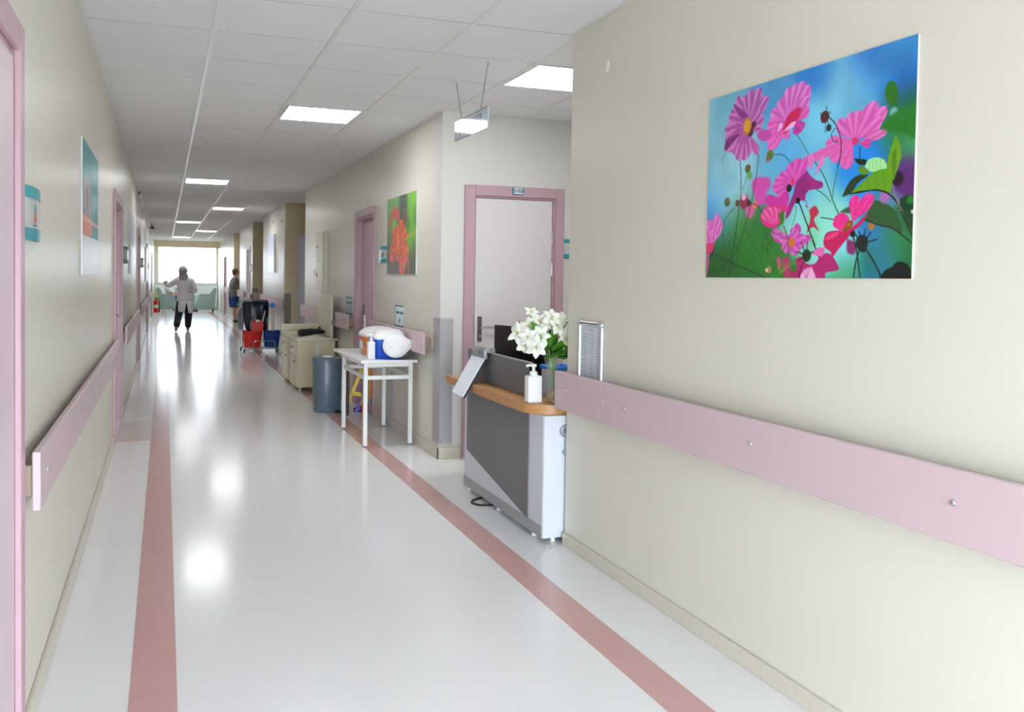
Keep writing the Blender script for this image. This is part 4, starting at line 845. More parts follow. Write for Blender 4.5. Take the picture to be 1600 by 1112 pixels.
# monitor behind the panel
t = thing('monitor', (2.22, 5.05, .64), 'black computer monitor seen from behind the desk panel', 'monitor')
def orient(p, ang): return Matrix.Translation(p) @ Matrix.Rotation(ang, 4, 'Z')
a_ = math.atan2(5.36-4.80, 2.08-2.25); mt = orient((2.165, 5.08, .90), a_)
bm = new_bm(); box(bm, -.29, .29, -.012, .012, -.155, .165, .006, 2, mt); obj('monitor_shell', bm, mat('black_plastic', (.035, .035, .04), .35), t)
bm = new_bm(); box(bm, -.16, .16, .010, .035, -.10, .09, .012, 2, mt); obj('rear_bulge', bm, mat('black_plastic', (0, 0, 0)), t)
bm = new_bm(); box(bm, -.275, .275, -.0135, -.012, -.14, .15, 0, 1, mt); obj('screen', bm, mat('dark_screen', (.05, .06, .08), .1), t)
bm = new_bm(); box(bm, -.03, .03, -.01, .03, -.25, -.05, .004, 1, mt); obj('stand_neck', bm, mat('black_plastic', (0, 0, 0)), t)
bm = new_bm(); box(bm, -.12, .12, -.10, .10, -.26, -.247, .004, 1, mt); obj('stand_foot', bm, mat('black_plastic', (0, 0, 0)), t)
# paper tray behind the vase
t = thing('paper_tray', (2.10, 4.42, CT), 'pale tray with a blue rim half hidden behind the vase', 'tray')
bm = new_bm(); box(bm, 2.03, 2.17, 4.36, 4.50, CT, CT+.155, .004); obj('tray_body', bm, mat('lilac_white_plastic', (.80, .82, .92), .35), t)
bm = new_bm()
for q in ((2.022, 2.178, 4.352, 4.37), (2.022, 2.178, 4.49, 4.508), (2.022, 2.04, 4.37, 4.49), (2.16, 2.178, 4.37, 4.49)): box(bm, *q, CT+.150, CT+.172, .003)
obj('tray_rim', bm, mat('bright_blue_plastic', (.15, .50, .86), .35), t)
obj('tray_papers', B(2.045, 2.155, 4.375, 4.485, CT+.15, CT+.158), M_paper, t)
# ------------------------------------------------------------------ vase and flowers
VX, VY = 1.966, 4.215
t = thing('glass_vase', (VX, VY, CT), 'clear waisted glass vase of white flowers on the desk counter', 'vase')
prof = [(r*1.12, z) for r, z in [(.034, CT), (.037, CT+.004), (.036, CT+.03), (.026, CT+.085), (.020, CT+.12), (.024, CT+.155), (.034, CT+.20), (.041, CT+.238)]]
bm = new_bm(); lathe(bm, prof+[(r-.0025, z) for r, z in prof[::-1][:-2]]+[(.030, CT+.008)], VX, VY, 28); obj('vase_glass', bm, M_vase, t)
bm = new_bm(); rg = random.Random(8)
for i in range(60):
    a = rg.uniform(0, 2*PI); r = rg.uniform(0, .026); sphere(bm, (VX+r*math.cos(a), VY+r*math.sin(a), CT+.014+rg.uniform(0, .034)), .0065, 1, 1, .8, 6, 4)
pb = obj('pebbles', bm, mat('amber_pebbles', (.80, .72, .52), .3, var=.3, scale=120), t); pb['kind'] = 'stuff'
M_petal = mat('ivory_petal', (.95, .95, .90), .5, var=.02, sheen=.2); M_green = mat('leaf_green', (.33, .56, .17), .45, var=.25, scale=40); M_stem = mat('stem_green', (.62, .72, .54), .5); M_pist = mat('yellow_stamen', (.86, .84, .50), .6)
def petal_bm(bm, base, dirv, up, L, W, curl):
    d = dirv.normalized(); s = d.cross(up).normalized(); n = s.cross(d); rows = []
    for i in range(6):
        a = i/5; w_ = W*(math.sin(PI*min(.97, .12+a*.86))**.8)*(1 if a < 1 else .2); c = base+d*(L*a)+n*(curl*L*(a*a)-.12*L*a)
        rows.append([bm.verts.new(c-s*w_+n*w_*.35), bm.verts.new(c), bm.verts.new(c+s*w_+n*w_*.35)])
    for r0, r1 in zip(rows, rows[1:]):
        for k_ in range(2): bm.faces.new((r0[k_], r0[k_+1], r1[k_+1], r1[k_]))
def flower(pos, axis, size, label, seed, np_=6, droop=.0):
    rg = random.Random(seed); pos = Vector(pos); ax = Vector(axis).normalized(); t = thing('white_flower', pos, label, 'flower', 'white flowers in the glass vase')
    u = ax.orthogonal().normalized(); v = ax.cross(u)
    for k_ in range(np_):
        a = 2*PI*k_/np_+rg.uniform(-.15, .15)+seed; rad = u*math.cos(a)+v*math.sin(a); bm = new_bm(); el = rg.uniform(.25, .6)+(0 if k_ % 2 else .12)
        petal_bm(bm, pos+rad*.002, rad+ax*el, ax, size*rg.uniform(.88, 1.08), size*.31, -rg.uniform(.05, .4)); o = obj('petal', bm, M_petal, t, ang=80)
        md = o.modifiers.new('thick', 'SOLIDIFY'); md.thickness = .0012
    bm = new_bm()
    for k_ in range(5):
        a = 2*PI*k_/5+seed; q = pos+ax*size*.36+(u*math.cos(a)+v*math.sin(a))*size*.10; tube(bm, [pos, q], .0012, 5); sphere(bm, q, .0028, u=6, v=4)
    small(obj('stamens', bm, M_pist, t))
    bottom = Vector((VX+rg.uniform(-.022, .022), VY+rg.uniform(-.022, .022), CT+.05)); neck = Vector((VX+rg.uniform(-.014, .014)+(pos.x-VX)*.04, VY+rg.uniform(-.014, .014), CT+.125)); rim = Vector((VX+(pos.x-VX)*.2, VY+(pos.y-VY)*.2, CT+.245))
    back = pos-ax*.012
    obj('stem', T(spline([bottom, neck, rim, (rim+back)/2+Vector((0, 0, .02)), back], 4), [.0013]*16+[.0013], 6), M_stem, t)
FL = [((1.762, 4.20, 1.085), (-.7, -.6, .25), .050, 'white flower drooping farthest out over the monitor'),
      ((1.785, 4.17, 1.030), (-.6, -.6, -.5), .048, 'white flower hanging lowest on the monitor side of the vase'),
      ((1.853, 4.25, 1.190), (-.2, -.6, .7), .034, 'small topmost white flower of the vase'),
      ((1.880, 4.19, 1.140), (-.4, -.8, .45), .054, 'broad white flower just under the topmost one'),
      ((1.838, 4.14, 1.020), (-.3, -.8, -.3), .052, 'white flower right above the white pump bottle'),
      ((1.866, 4.15, 1.075), (-.5, -.8, .1), .046, 'upright white flower between the pump bottle and the green leaves'),
      ((1.975, 4.18, 1.128), (.05, -.85, .5), .060, 'biggest white flower, high over the vase mouth'),
      ((2.005, 4.14, 1.062), (.1, -.95, .0), .056, 'white flower facing us low beside the wall edge'),
      ((2.050, 4.24, 1.150), (.4, -.6, .6), .046, 'white flower half cut off by the near wall edge'),
      ((1.815, 4.19, 1.118), (-.5, -.7, .3), .046, 'white flower between the one farthest out and the broad one'),
      ((1.925, 4.15, 1.165), (0, -.8, .5), .046, 'white flower just left above the biggest one'),
      ((1.800, 4.16, 1.068), (-.5, -.8, .0), .044, 'white flower at the middle of the monitor side cluster'),
      ((1.925, 4.25, 1.115), (0, -.7, .6), .044, 'white flower at the back between the two largest ones')]
for i, (p, a, s, l) in enumerate(FL): flower(p, a, s*1.22, l, i*1.7+.3, 6 if i != 2 else 5)
t = thing('flower_bud', (1.775, 4.22, 1.13), 'thin bare bud stem leaning left out of the vase', 'bud')
obj('bud_stem', T(spline([(VX-.005, VY, CT+.05), (VX-.004, VY+.004, CT+.125), (VX-.03, VY, CT+.25), (1.85, 4.22, 1.05), (1.772, 4.22, 1.138)], 4), [.0015]*16+[.0018], 6), mat('brown_stem', (.42, .38, .30), .6), t)
bm = new_bm(); sphere(bm, (1.769, 4.22, 1.142), .006, 1, 1, 1.6, 8, 6); obj('bud_head', bm, mat('brown_stem', (0, 0, 0)), t)
lt = thing('leaf_sprig', (VX, VY, CT+.24), 'bunch of broad green leaves filling the vase mouth', 'leaves')
rg = random.Random(11)
LV = [(1.90, 4.15, .985), (1.93, 4.13, 1.0), (1.965, 4.12, 1.02), (2.0, 4.13, .985), (1.95, 4.13, 1.05), (2.03, 4.15, .99), (1.88, 4.17, 1.06), (1.99, 4.15, 1.04), (1.92, 4.16, .955), (2.02, 4.12, 1.0), (1.86, 4.2, 1.14), (2.04, 4.18, 1.17), (2.06, 4.2, 1.07), (1.96, 4.2, 1.09), (1.91, 4.21, 1.08), (1.87, 4.16, .975), (1.985, 4.11, .965)]
for i, p in enumerate(LV):
    p = Vector(p); r0 = Vector((VX+(p.x-VX)*.25, VY+(p.y-VY)*.25, CT+.235)); d = (p-r0); bm = new_bm()
    petal_bm(bm, r0+d*.35, d+Vector((rg.uniform(-.04, .04), -.05, rg.uniform(-.06, .02))), Vector((0, -1, .4)), max(.085, d.length*.9), .034, .15)
    o = obj('leaf', bm, M_green, lt, ang=80); md = o.modifiers.new('thick', 'SOLIDIFY'); md.thickness = .001
    obj('leaf_stalk', T([Vector((VX, VY, CT+.06)), Vector((VX+(p.x-VX)*.05, VY, CT+.125)), r0, r0+d*.36], .0016, 5), M_stem, o)

# ------------------------------------------------------------------ white table with its load
TZ = .703
t = thing('side_table', (1.72, 7.3, 0), 'small white metal table standing over the red floor stripe', 'table')
bm = new_bm(); prism(bm, [(1.478, 6.74), (1.945, 6.74), (1.945, 7.95), (1.478, 7.95)], 'z', TZ-.022, TZ, .004); obj('table_top', bm, M_white, t)
LG = [(1.527, 6.80), (1.527, 7.68), (1.905, 6.82), (1.905, 7.72)]
for x, y in LG:
    l = obj('leg', B(x-.0165, x+.0165, y-.0165, y+.0165, .008, TZ-.022, .002), M_whitem, t); obj('leg_foot', B(x-.018, x+.018, y-.018, y+.018, 0, .014, .002), M_greyink, l)
for z in (TZ-.042, .560):
    for (a, b) in ((0, 1), (2, 3)): obj('table_rail', B(LG[a][0]-.009, LG[a][0]+.009, LG[a][1]+.0165, LG[b][1]-.0165, z-.016, z+.016, .002), M_whitem, t)
    for (a, b) in ((0, 2), (1, 3)): obj('table_rail', B(LG[a][0]+.0165, LG[b][0]-.0165, LG[a][1]-.009, LG[a][1]+.009, z-.016, z+.016, .002), M_whitem, t)
def sharps(name, x0, x1, y0, y1, h, m, label, mtx=None, lid='flat'):
    """tapered container with a domed white lid"""
    cx, cy = (x0+x1)/2, (y0+y1)/2; rx, ry = (x1-x0)/2, (y1-y0)/2; t = thing(name, (cx, cy, TZ), label, 'sharps box')
    bm = new_bm(); loft(bm, [(cx, cy, TZ+.001, rx*.80, ry*.80, 6), (cx, cy, TZ+.008, rx*.84, ry*.84, 6), (cx, cy, TZ+h*.9, rx*.97, ry*.97, 6), (cx, cy, TZ+h, rx*.97, ry*.97, 6)], 32); obj('container', bm, m, t)
    bm = new_bm(); loft(bm, [(cx, cy, TZ+h-.004, rx*1.02, ry*1.02, 6), (cx, cy, TZ+h+.018, rx*1.02, ry*1.02, 6), (cx+.01, cy, TZ+h+.045, rx*.93, ry*.9, 4), (cx+.015, cy, TZ+h+.068, rx*.70, ry*.66, 3), (cx+.015, cy, TZ+h+.078, rx*.35, ry*.3, 3)], 32); obj('domed_lid', bm, M_white, t)
    return t
a = sharps('sharps_box', 1.60, 1.88, 7.16, 7.46, .165, M_orange, 'orange sharps box with a domed white lid at the back of the table')
obj('label_plate', B(1.600, 1.604, 7.25, 7.38, TZ+.055, TZ+.12), M_paper, a)
b_ = sharps('sharps_box', 1.605, 1.87, 6.84, 7.13, .165, M_blue, 'blue sharps box whose big round white lid hangs open towards us')
# the open lid: a domed drop shaped cap tipped onto the near side
mt = Matrix.Translation((1.775, 6.80, TZ+.112)) @ Matrix.Rotation(math.radians(-10), 4, 'Z') @ Matrix.Rotation(math.radians(68), 4, 'X') @ Matrix.Rotation(math.radians(12), 4, 'Z')
bm = new_bm(); R = []
for k_, (s, z) in enumerate(((1, 0), (1.0, .012), (.93, .022), (.6, .032), (.2, .036))):
    L_ = []
    for j in range(36):
        th = 2*PI*j/36; r = .108*(1+.34*math.exp(-((th-(2*PI-.12)+PI) % (2*PI)-PI)**2/.12)); L_.append(bm.verts.new((r*s*math.cos(th), r*s*math.sin(th)*.95, z)))
    R.append(L_)
for q, p in zip(R, R[1:]):
    for j in range(36): bm.faces.new((q[j], q[(j+1) % 36], p[(j+1) % 36], p[j]))
bm.faces.new(R[0]); bm.faces.new(R[-1]); bmesh.ops.transform(bm, matrix=mt, verts=bm.verts); obj('open_lid', bm, M_white, b_, ang=50)
bm = new_bm(); tube(bm, [(-.045, .0, .033), (-.045, .0, .043)], .012, 12); bmesh.ops.transform(bm, matrix=mt, verts=bm.verts); obj('lid_plug', bm, M_white, b_)
pump_bottle('gel_bottle', 1.585, 6.865, TZ, .062, .05, .205, 'white pump bottle in front of the sharps boxes on the table')

# ------------------------------------------------------------------ bin
t = thing('pedal_bin', (1.565, 8.74, 0), 'slate blue plastic pedal bin beside the white table', 'bin')
bm = new_bm(); cx, cy = 1.565, 8.74
loft(bm, [(cx, cy, 0, .134, .134, 2.3), (cx, cy, .012, .138, .138, 2.3), (cx, cy, .30, .143, .143, 2.3), (cx, cy, .50, .147, .147, 2.3)], 40); obj('bin_body', bm, M_bin, t)
bm = new_bm(); loft(bm, [(cx, cy, .497, .156, .156, 2.3), (cx, cy, .52, .158, .158, 2.3), (cx, cy, .545, .148, .148, 2.3), (cx, cy, .552, .12, .12, 2.3), (cx, cy, .552, .02, .02)], 40); ld = obj('bin_lid', bm, M_bin, t)
bm = new_bm(); loft(bm, [(cx, cy-.02, .551, .05, .035), (cx, cy-.02, .566, .045, .03)], 20); obj('lid_knob', bm, M_white, ld)
bm = new_bm(); box(bm, cx+.05, cx+.12, cy-.20, cy-.12, .012, .022, .004); tube(bm, [(cx+.085, cy-.13, .02), (cx+.085, cy-.05, .04)], .01, 8); obj('pedal', bm, M_blackrub, t)
obj('hinge_block', B(cx+.10, cx+.165, cy+.05, cy+.13, .42, .545, .01), M_blackrub, t)

# cleaning gear between bin and table
t = thing('wet_floor_sign', (1.86, 8.55, 0), 'folded yellow wet floor sign leaning behind the white table', 'floor sign')
mt = Matrix.Translation((1.815, 8.56, .085)) @ Matrix.Rotation(math.radians(-8), 4, 'Z') @ Matrix.Rotation(math.radians(16), 4, 'Y') @ Matrix.Diagonal((.72, .8, .88, 1))
for k_ in (0, 1):
    bm = new_bm(); o_ = k_*.03
    for p in ([(-.12, .0), (-.075, .0), (.0, .52), (-.05, .52)], [(.12, .0), (.075, .0), (.0, .52), (.05, .52)], [(-.055, .30), (.055, .30), (.05, .56), (-.05, .56)], [(-.09, .10), (.09, .10), (.085, .145), (-.085, .145)]):
        prism(bm, p, 'y', o_-.008, o_+.008)
    bmesh.ops.transform(bm, matrix=mt, verts=bm.verts); obj('sign_panel', bm, M_yellow, t)
t = thing('broom', (1.93, 8.62, 0), 'purple broom with a white handle leaning on the pink door frame', 'broom')
bm = new_bm(); prism(bm, [(-.10, 0), (.085, 0), (.06, .06), (.02, .10), (-.02, .10), (-.08, .02)], 'y', -.02, .02, .004)
bmesh.ops.transform(bm, matrix=Matrix.Translation((1.915, 8.62, .022)) @ Matrix.Rotation(math.radians(-12), 4, 'Y'), verts=bm.verts); obj('broom_head', bm, M_purple, t)
bm = new_bm(); box(bm, 1.82, 1.99, 8.605, 8.635, .0, .04, 0); br = obj('bristles', bm, mat('dark_blue_bristle', (.12, .11, .42), .8, bump=.5, bscale=200), t)
obj('broom_handle', T([(1.93, 8.62, .11), (1.945, 8.62, .5), (1.935, 8.70, .98)], .011, 10), M_white, t)
t = thing('cleaner_bottle', (1.895, 8.45, 0), 'red and clear cleaning bottle on the floor behind the table leg', 'bottle')
bm = new_bm(); lathe(bm, [(.034, 0), (.036, .01), (.036, .09), (.03, .11)], 1.895, 8.45, 18); obj('bottle_base', bm, M_red, t)
bm = new_bm(); lathe(bm, [(.03, .11), (.034, .13), (.032, .19), (.014, .22), (.014, .235)], 1.895, 8.45, 18); obj('bottle_top', bm, mat('pale_plastic', (.78, .80, .78), .3), t)
bm = new_bm(); lathe(bm, [(.018, .235), (.018, .26), (.010, .265)], 1.895, 8.45, 14); obj('bottle_cap', bm, M_red, t)
t = thing('mop_handle', (1.94, 8.40, 0), 'flat amber mop board standing against the door frame behind the table', 'mop')
obj('mop_board', B(1.922, 1.944, 8.385, 8.425, .16, .62, .004), mat('amber_plastic', (.82, .56, .16), .4), t); obj('mop_pole', T([(1.933, 8.405, 0), (1.933, 8.405, .17)], .010, 8), M_greyink, t)
t = thing('wooden_board', (1.71, 8.50, 0), 'narrow dark brown board standing behind the slate bin', 'board')
bm = new_bm(); box(bm, 1.688, 1.726, 8.40, 8.60, 0, .46, .004); obj('board_plank', bm, mat('dark_walnut', (.22, .10, .08), .5, var=.2), t); obj('board_edge', B(1.686, 1.728, 8.398, 8.602, .46, .468), mat('dark_walnut', (0, 0, 0)), t)
tag(obj('wall_cable', T(spline([(1.955, 7.60, .66), (1.952, 7.605, .4), (1.955, 7.60, .18), (1.94, 7.63, .06), (1.92, 7.68, .012), (1.90, 7.80, .007)], 5), .006, 6), mat('grey_wire', (0, 0, 0))), 'grey cable hanging down the wall behind the white table', 'cable')

# ------------------------------------------------------------------ beige cabinets
def bed_cabinet(x0, x1, y0, y1, h, label, top_over=.06):
    t = thing('bedside_cabinet', ((x0+x1)/2, (y0+y1)/2, 0), label, 'cabinet')
    obj('cabinet_body', B(x0, x1, y0, y1, .05, h, .006), M_beige, t)
    bm = new_bm(); prism(bm, [(x0-.02, y0-.02), (x1+.0, y0-.02), (x1+.0, y1+.02), (x0-.02, y1+.02)], 'z', h, h+.03, .008); obj('cabinet_top', bm, M_beige2, t)
    yd = y0-.004
    d1 = obj('cabinet_drawer', B(x0-.010, x0, y0+.02, y1-.02, h-.17, h-.02, .003), M_beige2, t); obj('drawer_knob', T([(x0-.010, (y0+y1)/2, h-.09), (x0-.03, (y0+y1)/2, h-.09)], .012, 10), M_greyink, d1)
    d2 = obj('cabinet_door', B(x0-.010, x0, y0+.02, y1-.02, .07, h-.18, .003), M_beige, t); obj('door_knob', T([(x0-.010, y0+.07, h*.6), (x0-.03, y0+.07, h*.6)], .012, 10), M_greyink, d2)
    for x in (x0+.045, x1-.045):
        for y in (y0+.045, y1-.045):
            c = obj('caster', T([(x-.012, y, .026), (x+.012, y, .026)], .026, 14), M_beige2, t); obj('caster_fork', B(x-.016, x+.016, y-.012, y+.012, .03, .052, .003), M_greyink, c)
    return t
c1 = bed_cabinet(1.475, 1.93, 10.25, 10.80, .605, 'nearer beige bedside cabinet behind the slate bin')
bm = new_bm(); prism(bm, [(1.93, 10.22), (2.0-.04, 10.22), (1.96, 10.7), (1.93, 10.7)], 'z', .605, .635, .004); obj('side_leaf', bm, M_beige2, c1)
bm = new_bm()
for q in ((1.50, 1.90, 10.26, 10.275), (1.50, 1.90, 10.735, 10.75), (1.50, 1.515, 10.275, 10.735), (1.885, 1.90, 10.275, 10.735)): box(bm, *q, .634, .648, .003)
obj('top_lip', bm, M_beige, c1); obj('paper_tag', B(1.70, 1.735, 10.243, 10.25, .43, .56), M_white, c1)
c2 = bed_cabinet(1.475, 1.93, 11.02, 11.58, .605, 'farther beige bedside cabinet with a raised rear edge')
bm = new_bm(); box(bm, 1.46, 1.93, 11.56, 11.585, .63, .735, .006); box(bm, 1.905, 1.93, 11.02, 11.56, .63, .735, .006); obj('raised_edge', bm, M_beige2, c2)
# black bundle on the cabinet top
t = thing('black_bundle', (1.70, 10.55, .648), 'rolled black bag lying on the nearer beige cabinet', 'bag')
bm = new_bm(); P_ = spline([(1.52, 10.36, .69), (1.60, 10.40, .695), (1.70, 10.46, .70), (1.80, 10.50, .70), (1.87, 10.54, .69)], 4); tube(bm, P_, [.040, .046, .044, .047, .044, .043, .046, .042, .038, .036, .035, .032, .030, .026, .022, .018, .012], 14)
bundle = obj('bundle_roll', bm, M_bag, t)
bm = new_bm(); rg = random.Random(3)
for k_ in range(9): tube(bm, spline([(1.86, 10.54, .69), (1.89+rg.uniform(-.01, .02), 10.55+rg.uniform(-.05, .05), .70+rg.uniform(-.01, .04)), (1.91+rg.uniform(-.01, .02), 10.55+rg.uniform(-.08, .08), .66+rg.uniform(0, .02))], 4), .006, 5)
small(obj('loose_ends', bm, M_bag, t))
bm = new_bm(); tube(bm, [(1.80, 10.62, .648), (1.80, 10.62, .72)], .008, 8); sphere(bm, (1.80, 10.62, .735), .02); tag(obj('red_stopper', bm, mat('dull_red_knob', (.45, .16, .16), .5)), 'dull red stopper on a stalk behind the black bundle', 'stopper')
# leaning beige board (a bed end) standing on the cabinets
t = thing('bed_board', (1.90, 10.9, .635), 'pale beige bed board leaning against the wall on the cabinet tops', 'board')
bm = new_bm(); prism(bm, [(10.10, .655), (10.95, .655), (10.95, 1.06), (10.91, 1.12), (10.84, 1.145), (10.16, 1.145), (10.11, 1.12), (10.10, 1.06)], 'x', 1.845, 1.87, .006)
obj('board_panel', bm, M_beige2, t); obj('board_backing', B(1.87, 1.878, 10.13, 10.92, .66, 1.12), mat('brown_fibreboard', (0, 0, 0)), t); obj('board_clip', B(1.85, 1.885, 10.09, 10.10, .80, .86, .002), M_greyink, t)

# ------------------------------------------------------------------ cleaning cart
t = cart = thing('cleaning_cart', (1.62, 15.75, 0), 'chrome mop cart with red and blue buckets and a black sack', 'cart')
CY = 15.62
bm = new_bm()
fr = [(1.30, CY, .075), (1.95, CY, .075), (1.95, CY+.42, .075), (1.30, CY+.42, .075)]
tube(bm, fr, .012, 8, closed=True); tube(bm, [(1.625, CY, .075), (1.625, CY+.42, .075)], .010, 8); obj('base_frame', bm, M_chrome, t)
for x, y in ((1.33, CY), (1.90, CY), (1.30, CY+.42), (1.93, CY+.42)):
    c = obj('caster', T([(x-.012, y, .035), (x+.012, y, .035)], .035, 14), M_blackrub, t); obj('caster_fork', B(x-.018, x+.018, y-.014, y+.014, .04, .075, .004), M_chrome, c)
def bucket(x0, x1, m, lab, nm='bucket'):
    cx, cy, rx, ry = (x0+x1)/2, CY+.15, (x1-x0)/2, .14; bm = new_bm()
    O = [(cx, cy, .09, rx*.80, ry*.82, 6), (cx, cy, .36, rx*.97, ry*.97, 6), (cx, cy, .385, rx*1.0, ry, 6)]; I = [(cx, cy, .385, rx*.93, ry*.92, 6), (cx, cy, .11, rx*.76, ry*.76, 6)]
    loft(bm, O+I, 32); b = obj(nm, bm, m, t, label=lab); bm = new_bm(); tube(bm, spline([(cx-rx*.98, cy, .35), (cx-rx*.9, cy-.16, .24), (cx, cy-.20, .22), (cx+rx*.9, cy-.16, .24), (cx+rx*.98, cy, .35)], 4), .006, 6); return b
bucket(1.305, 1.645, M_red, 'red bucket'); bucket(1.655, 1.965, M_navy, 'blue bucket')
bm = new_bm(); tube(bm, spline([(1.49, CY-.03, .075), (1.49, CY-.03, .17), (1.515, CY-.03, .21), (1.60, CY-.03, .215), (1.76, CY-.03, .215), (1.835, CY-.03, .21), (1.86, CY-.03, .17), (1.86, CY-.03, .075)], 4), .010, 8); obj('front_guard', bm, M_chrome, t)
bm = new_bm(); box(bm, 1.635, 1.655, CY-.01, CY+.01, .075, .39, .003); obj('divider_bar', bm, M_chrome, t)
bm = new_bm(); prism(bm, [(1.455, .37), (1.445, .46), (1.475, .54), (1.52, .585), (1.60, .59), (1.655, .54), (1.665, .46), (1.645, .37)], 'y', CY+.04, CY+.17, .015); wr = obj('mop_wringer', bm, M_red, t)
bm = new_bm(); box(bm, 1.525, 1.59, CY+.03, CY+.04, .545, .58, .004); obj('wringer_tag', bm, M_white, wr)
bm = new_bm(); tube(bm, spline([(1.45, CY+.03, .40), (1.435, CY+.03, .48), (1.47, CY+.03, .58), (1.53, CY+.02, .62)], 5), .012, 8); obj('wringer_frame', bm, mat('grey_clip', (0, 0, 0)), wr)
obj('wringer_lever', T([(1.645, CY+.06, .55), (1.69, CY+.06, .74)], .014, 8), mat('pale_plastic', (0, 0, 0)), wr)
bm = new_bm(); tube(bm, spline([(1.32, CY+.26, .075), (1.315, CY+.26, .5), (1.315, CY+.26, .84), (1.335, CY+.26, .90), (1.39, CY+.26, .925), (1.72, CY+.26, .925), (1.76, CY+.26, .90), (1.77, CY+.26, .84), (1.76, CY+.26, .5), (1.75, CY+.26, .075)], 4), .012, 8)
obj('sack_frame', bm, M_chrome, t)
bm = new_bm(); rg = random.Random(9); n = 40; R = []
for z, rx, ry in ((.36, .15, .09), (.42, .185, .11), (.55, .195, .13), (.70, .205, .135), (.82, .21, .135), (.895, .215, .12), (.915, .21, .10), (.905, .17, .07)):
    L_ = []
    for k_ in range(n):
        a = 2*PI*k_/n; f = 1+.05*math.sin(a*9+z*6)+.03*math.sin(a*17+2); cc, ss = math.cos(a), math.sin(a)
        L_.append(bm.verts.new((1.545+rx*f*math.copysign(abs(cc)**.6, cc)+(.02 if z < .5 else 0), CY+.30+ry*f*math.copysign(abs(ss)**.6, ss), z)))
    R.append(L_)
for a, b in zip(R, R[1:]):
    for k_ in range(n): bm.faces.new((a[k_], a[(k_+1) % n], b[(k_+1) % n], b[k_]))
bm.faces.new(R[0]); bm.faces.new(R[-1]); sk = obj('black_sack', bm, M_bag, t, ang=70)
bm = new_bm(); prism(bm, [(1.255, .37), (1.235, .60), (1.26, .76), (1.33, .80), (1.36, .60), (1.33, .38)], 'y', CY+.30, CY+.42, .03); obj('side_sack', bm, M_bag, sk)
for x, z in ((1.835, .82), (1.872, .86)):
    obj('mop_stick', T([(x-.02, CY+.12, .25), (x-.01, CY+.14, z)], .010, 8), M_steel, t)
bm = new_bm(); prism(bm, [(1.775, .82), (1.80, .79), (1.86, .79), (1.875, .85), (1.85, .88), (1.79, .89)], 'y', CY+.10, CY+.20, .012); obj('duster_head', bm, mat('bright_blue_plastic', (0, 0, 0)), t)
obj('side_pole', T([(1.29, CY+.36, .1), (1.28, CY+.36, .86)], .010, 8), M_steel, t); bm = new_bm(); prism(bm, [(1.215, .84), (1.30, .93), (1.32, .92), (1.24, .81)], 'y', CY+.33, CY+.39, .006); obj('grey_cloth', bm, mat('grey_cloth', (.50, .58, .60), .8), t)

# ------------------------------------------------------------------ armchairs by the window
M_mint = mat('mint_upholstery', (.62, .71, .685), .55, var=.03, scale=10, bump=.05); M_dleg = mat('dark_chair_leg', (.16, .15, .14), .4)
def armchair(x0, y0, sgn, w_, label):
    """side profile in x; sgn=+1: faces +x, back at x0"""
    t = thing('armchair', (x0+sgn*.38, y0+w_/2, 0), label, 'armchair'); X = lambda v: x0+sgn*v
    arm = [(X(.04), .83), (X(.13), .86), (X(.22), .63), (X(.60), .635), (X(.655), .60), (X(.745), .09), (X(.71), .085), (X(.655), .135), (X(.20), .135), (X(.145), .085), (X(.10), .09)]
    for y in (y0, y0+w_-.11): obj('arm_side', PR(arm, 'y', y, y+.11, .015), M_mint, t)
    bk = [(X(.0), .85), (X(.05), .895), (X(.12), .88), (X(.27), .40), (X(.26), .16), (X(.14), .16)]; obj('backrest', PR(bk, 'y', y0+.112, y0+w_-.112, .02), M_mint, t)
    obj('seat', B(*sorted((X(.24), X(.70))), y0+.112, y0+w_-.112, .17, .43, .03, 2), M_mint, t)
    for v in (.13, .70):
        for y in (y0+.05, y0+w_-.05): obj('leg', T([(X(v), y, .10), (X(v), y, 0)], [.022, .014], 10), M_dleg, t)
    return t
armchair(-.31, 33.0, 1, .66, 'mint green armchair at the left in which the patient reclines')
armchair(1.82, 33.0, -1, .66, 'empty mint green armchair at the right below the end window')
t = thing('armchair', (.72, 34.35, 0), 'mint green armchair facing us, half hidden behind the walking doctor', 'armchair')
bk = [(34.62, .87), (34.56, .89), (34.50, .86), (34.40, .40), (34.42, .16), (34.58, .16)]; obj('backrest', PR(bk, 'x', .36, 1.02, .02), M_mint, t); obj('seat', B(.38, 1.0, 34.02, 34.42, .17, .43, .03, 2), M_mint, t)
for x in (.27, 1.0): obj('arm_side', B(x, x+.11, 33.98, 34.58, .12, .62, .03, 2), M_mint, t)
for x in (.31, 1.06):
    for y in (34.03, 34.53): obj('leg', T([(x, y, .14), (x, y, 0)], [.022, .014], 10), M_dleg, t)
# fire extinguisher
t = thing('fire_extinguisher', (-.30, 33.0, 0), 'red fire extinguisher standing on the floor at the far left', 'extinguisher')
ex, ey = -.295, 32.75
bm = new_bm(); lathe(bm, [(.075, 0), (.08, .01), (.08, .36), (.072, .40), (.045, .435), (.03, .45)], ex, ey, 24); obj('cylinder', bm, M_red, t)
bm = new_bm(); lathe(bm, [(.022, .445), (.022, .50), (.012, .51)], ex, ey, 14); box(bm, ex-.012, ex+.012, ey-.10, ey+.04, .505, .52, .003); box(bm, ex-.012, ex+.012, ey-.11, ey+.03, .54, .553, .003); obj('valve_handle', bm, M_blackrub, t)
obj('hose', T(spline([(ex+.02, ey-.02, .48), (ex+.11, ey-.05, .46), (ex+.125, ey-.06, .30), (ex+.10, ey-.05, .12)], 5), .012, 8), M_blackrub, t)
bm = new_bm(); loft(bm, [(ex, ey, .16, .081, .081), (ex, ey, .27, .081, .081)], 24, False); obj('instruction_band', bm, M_paper, t)
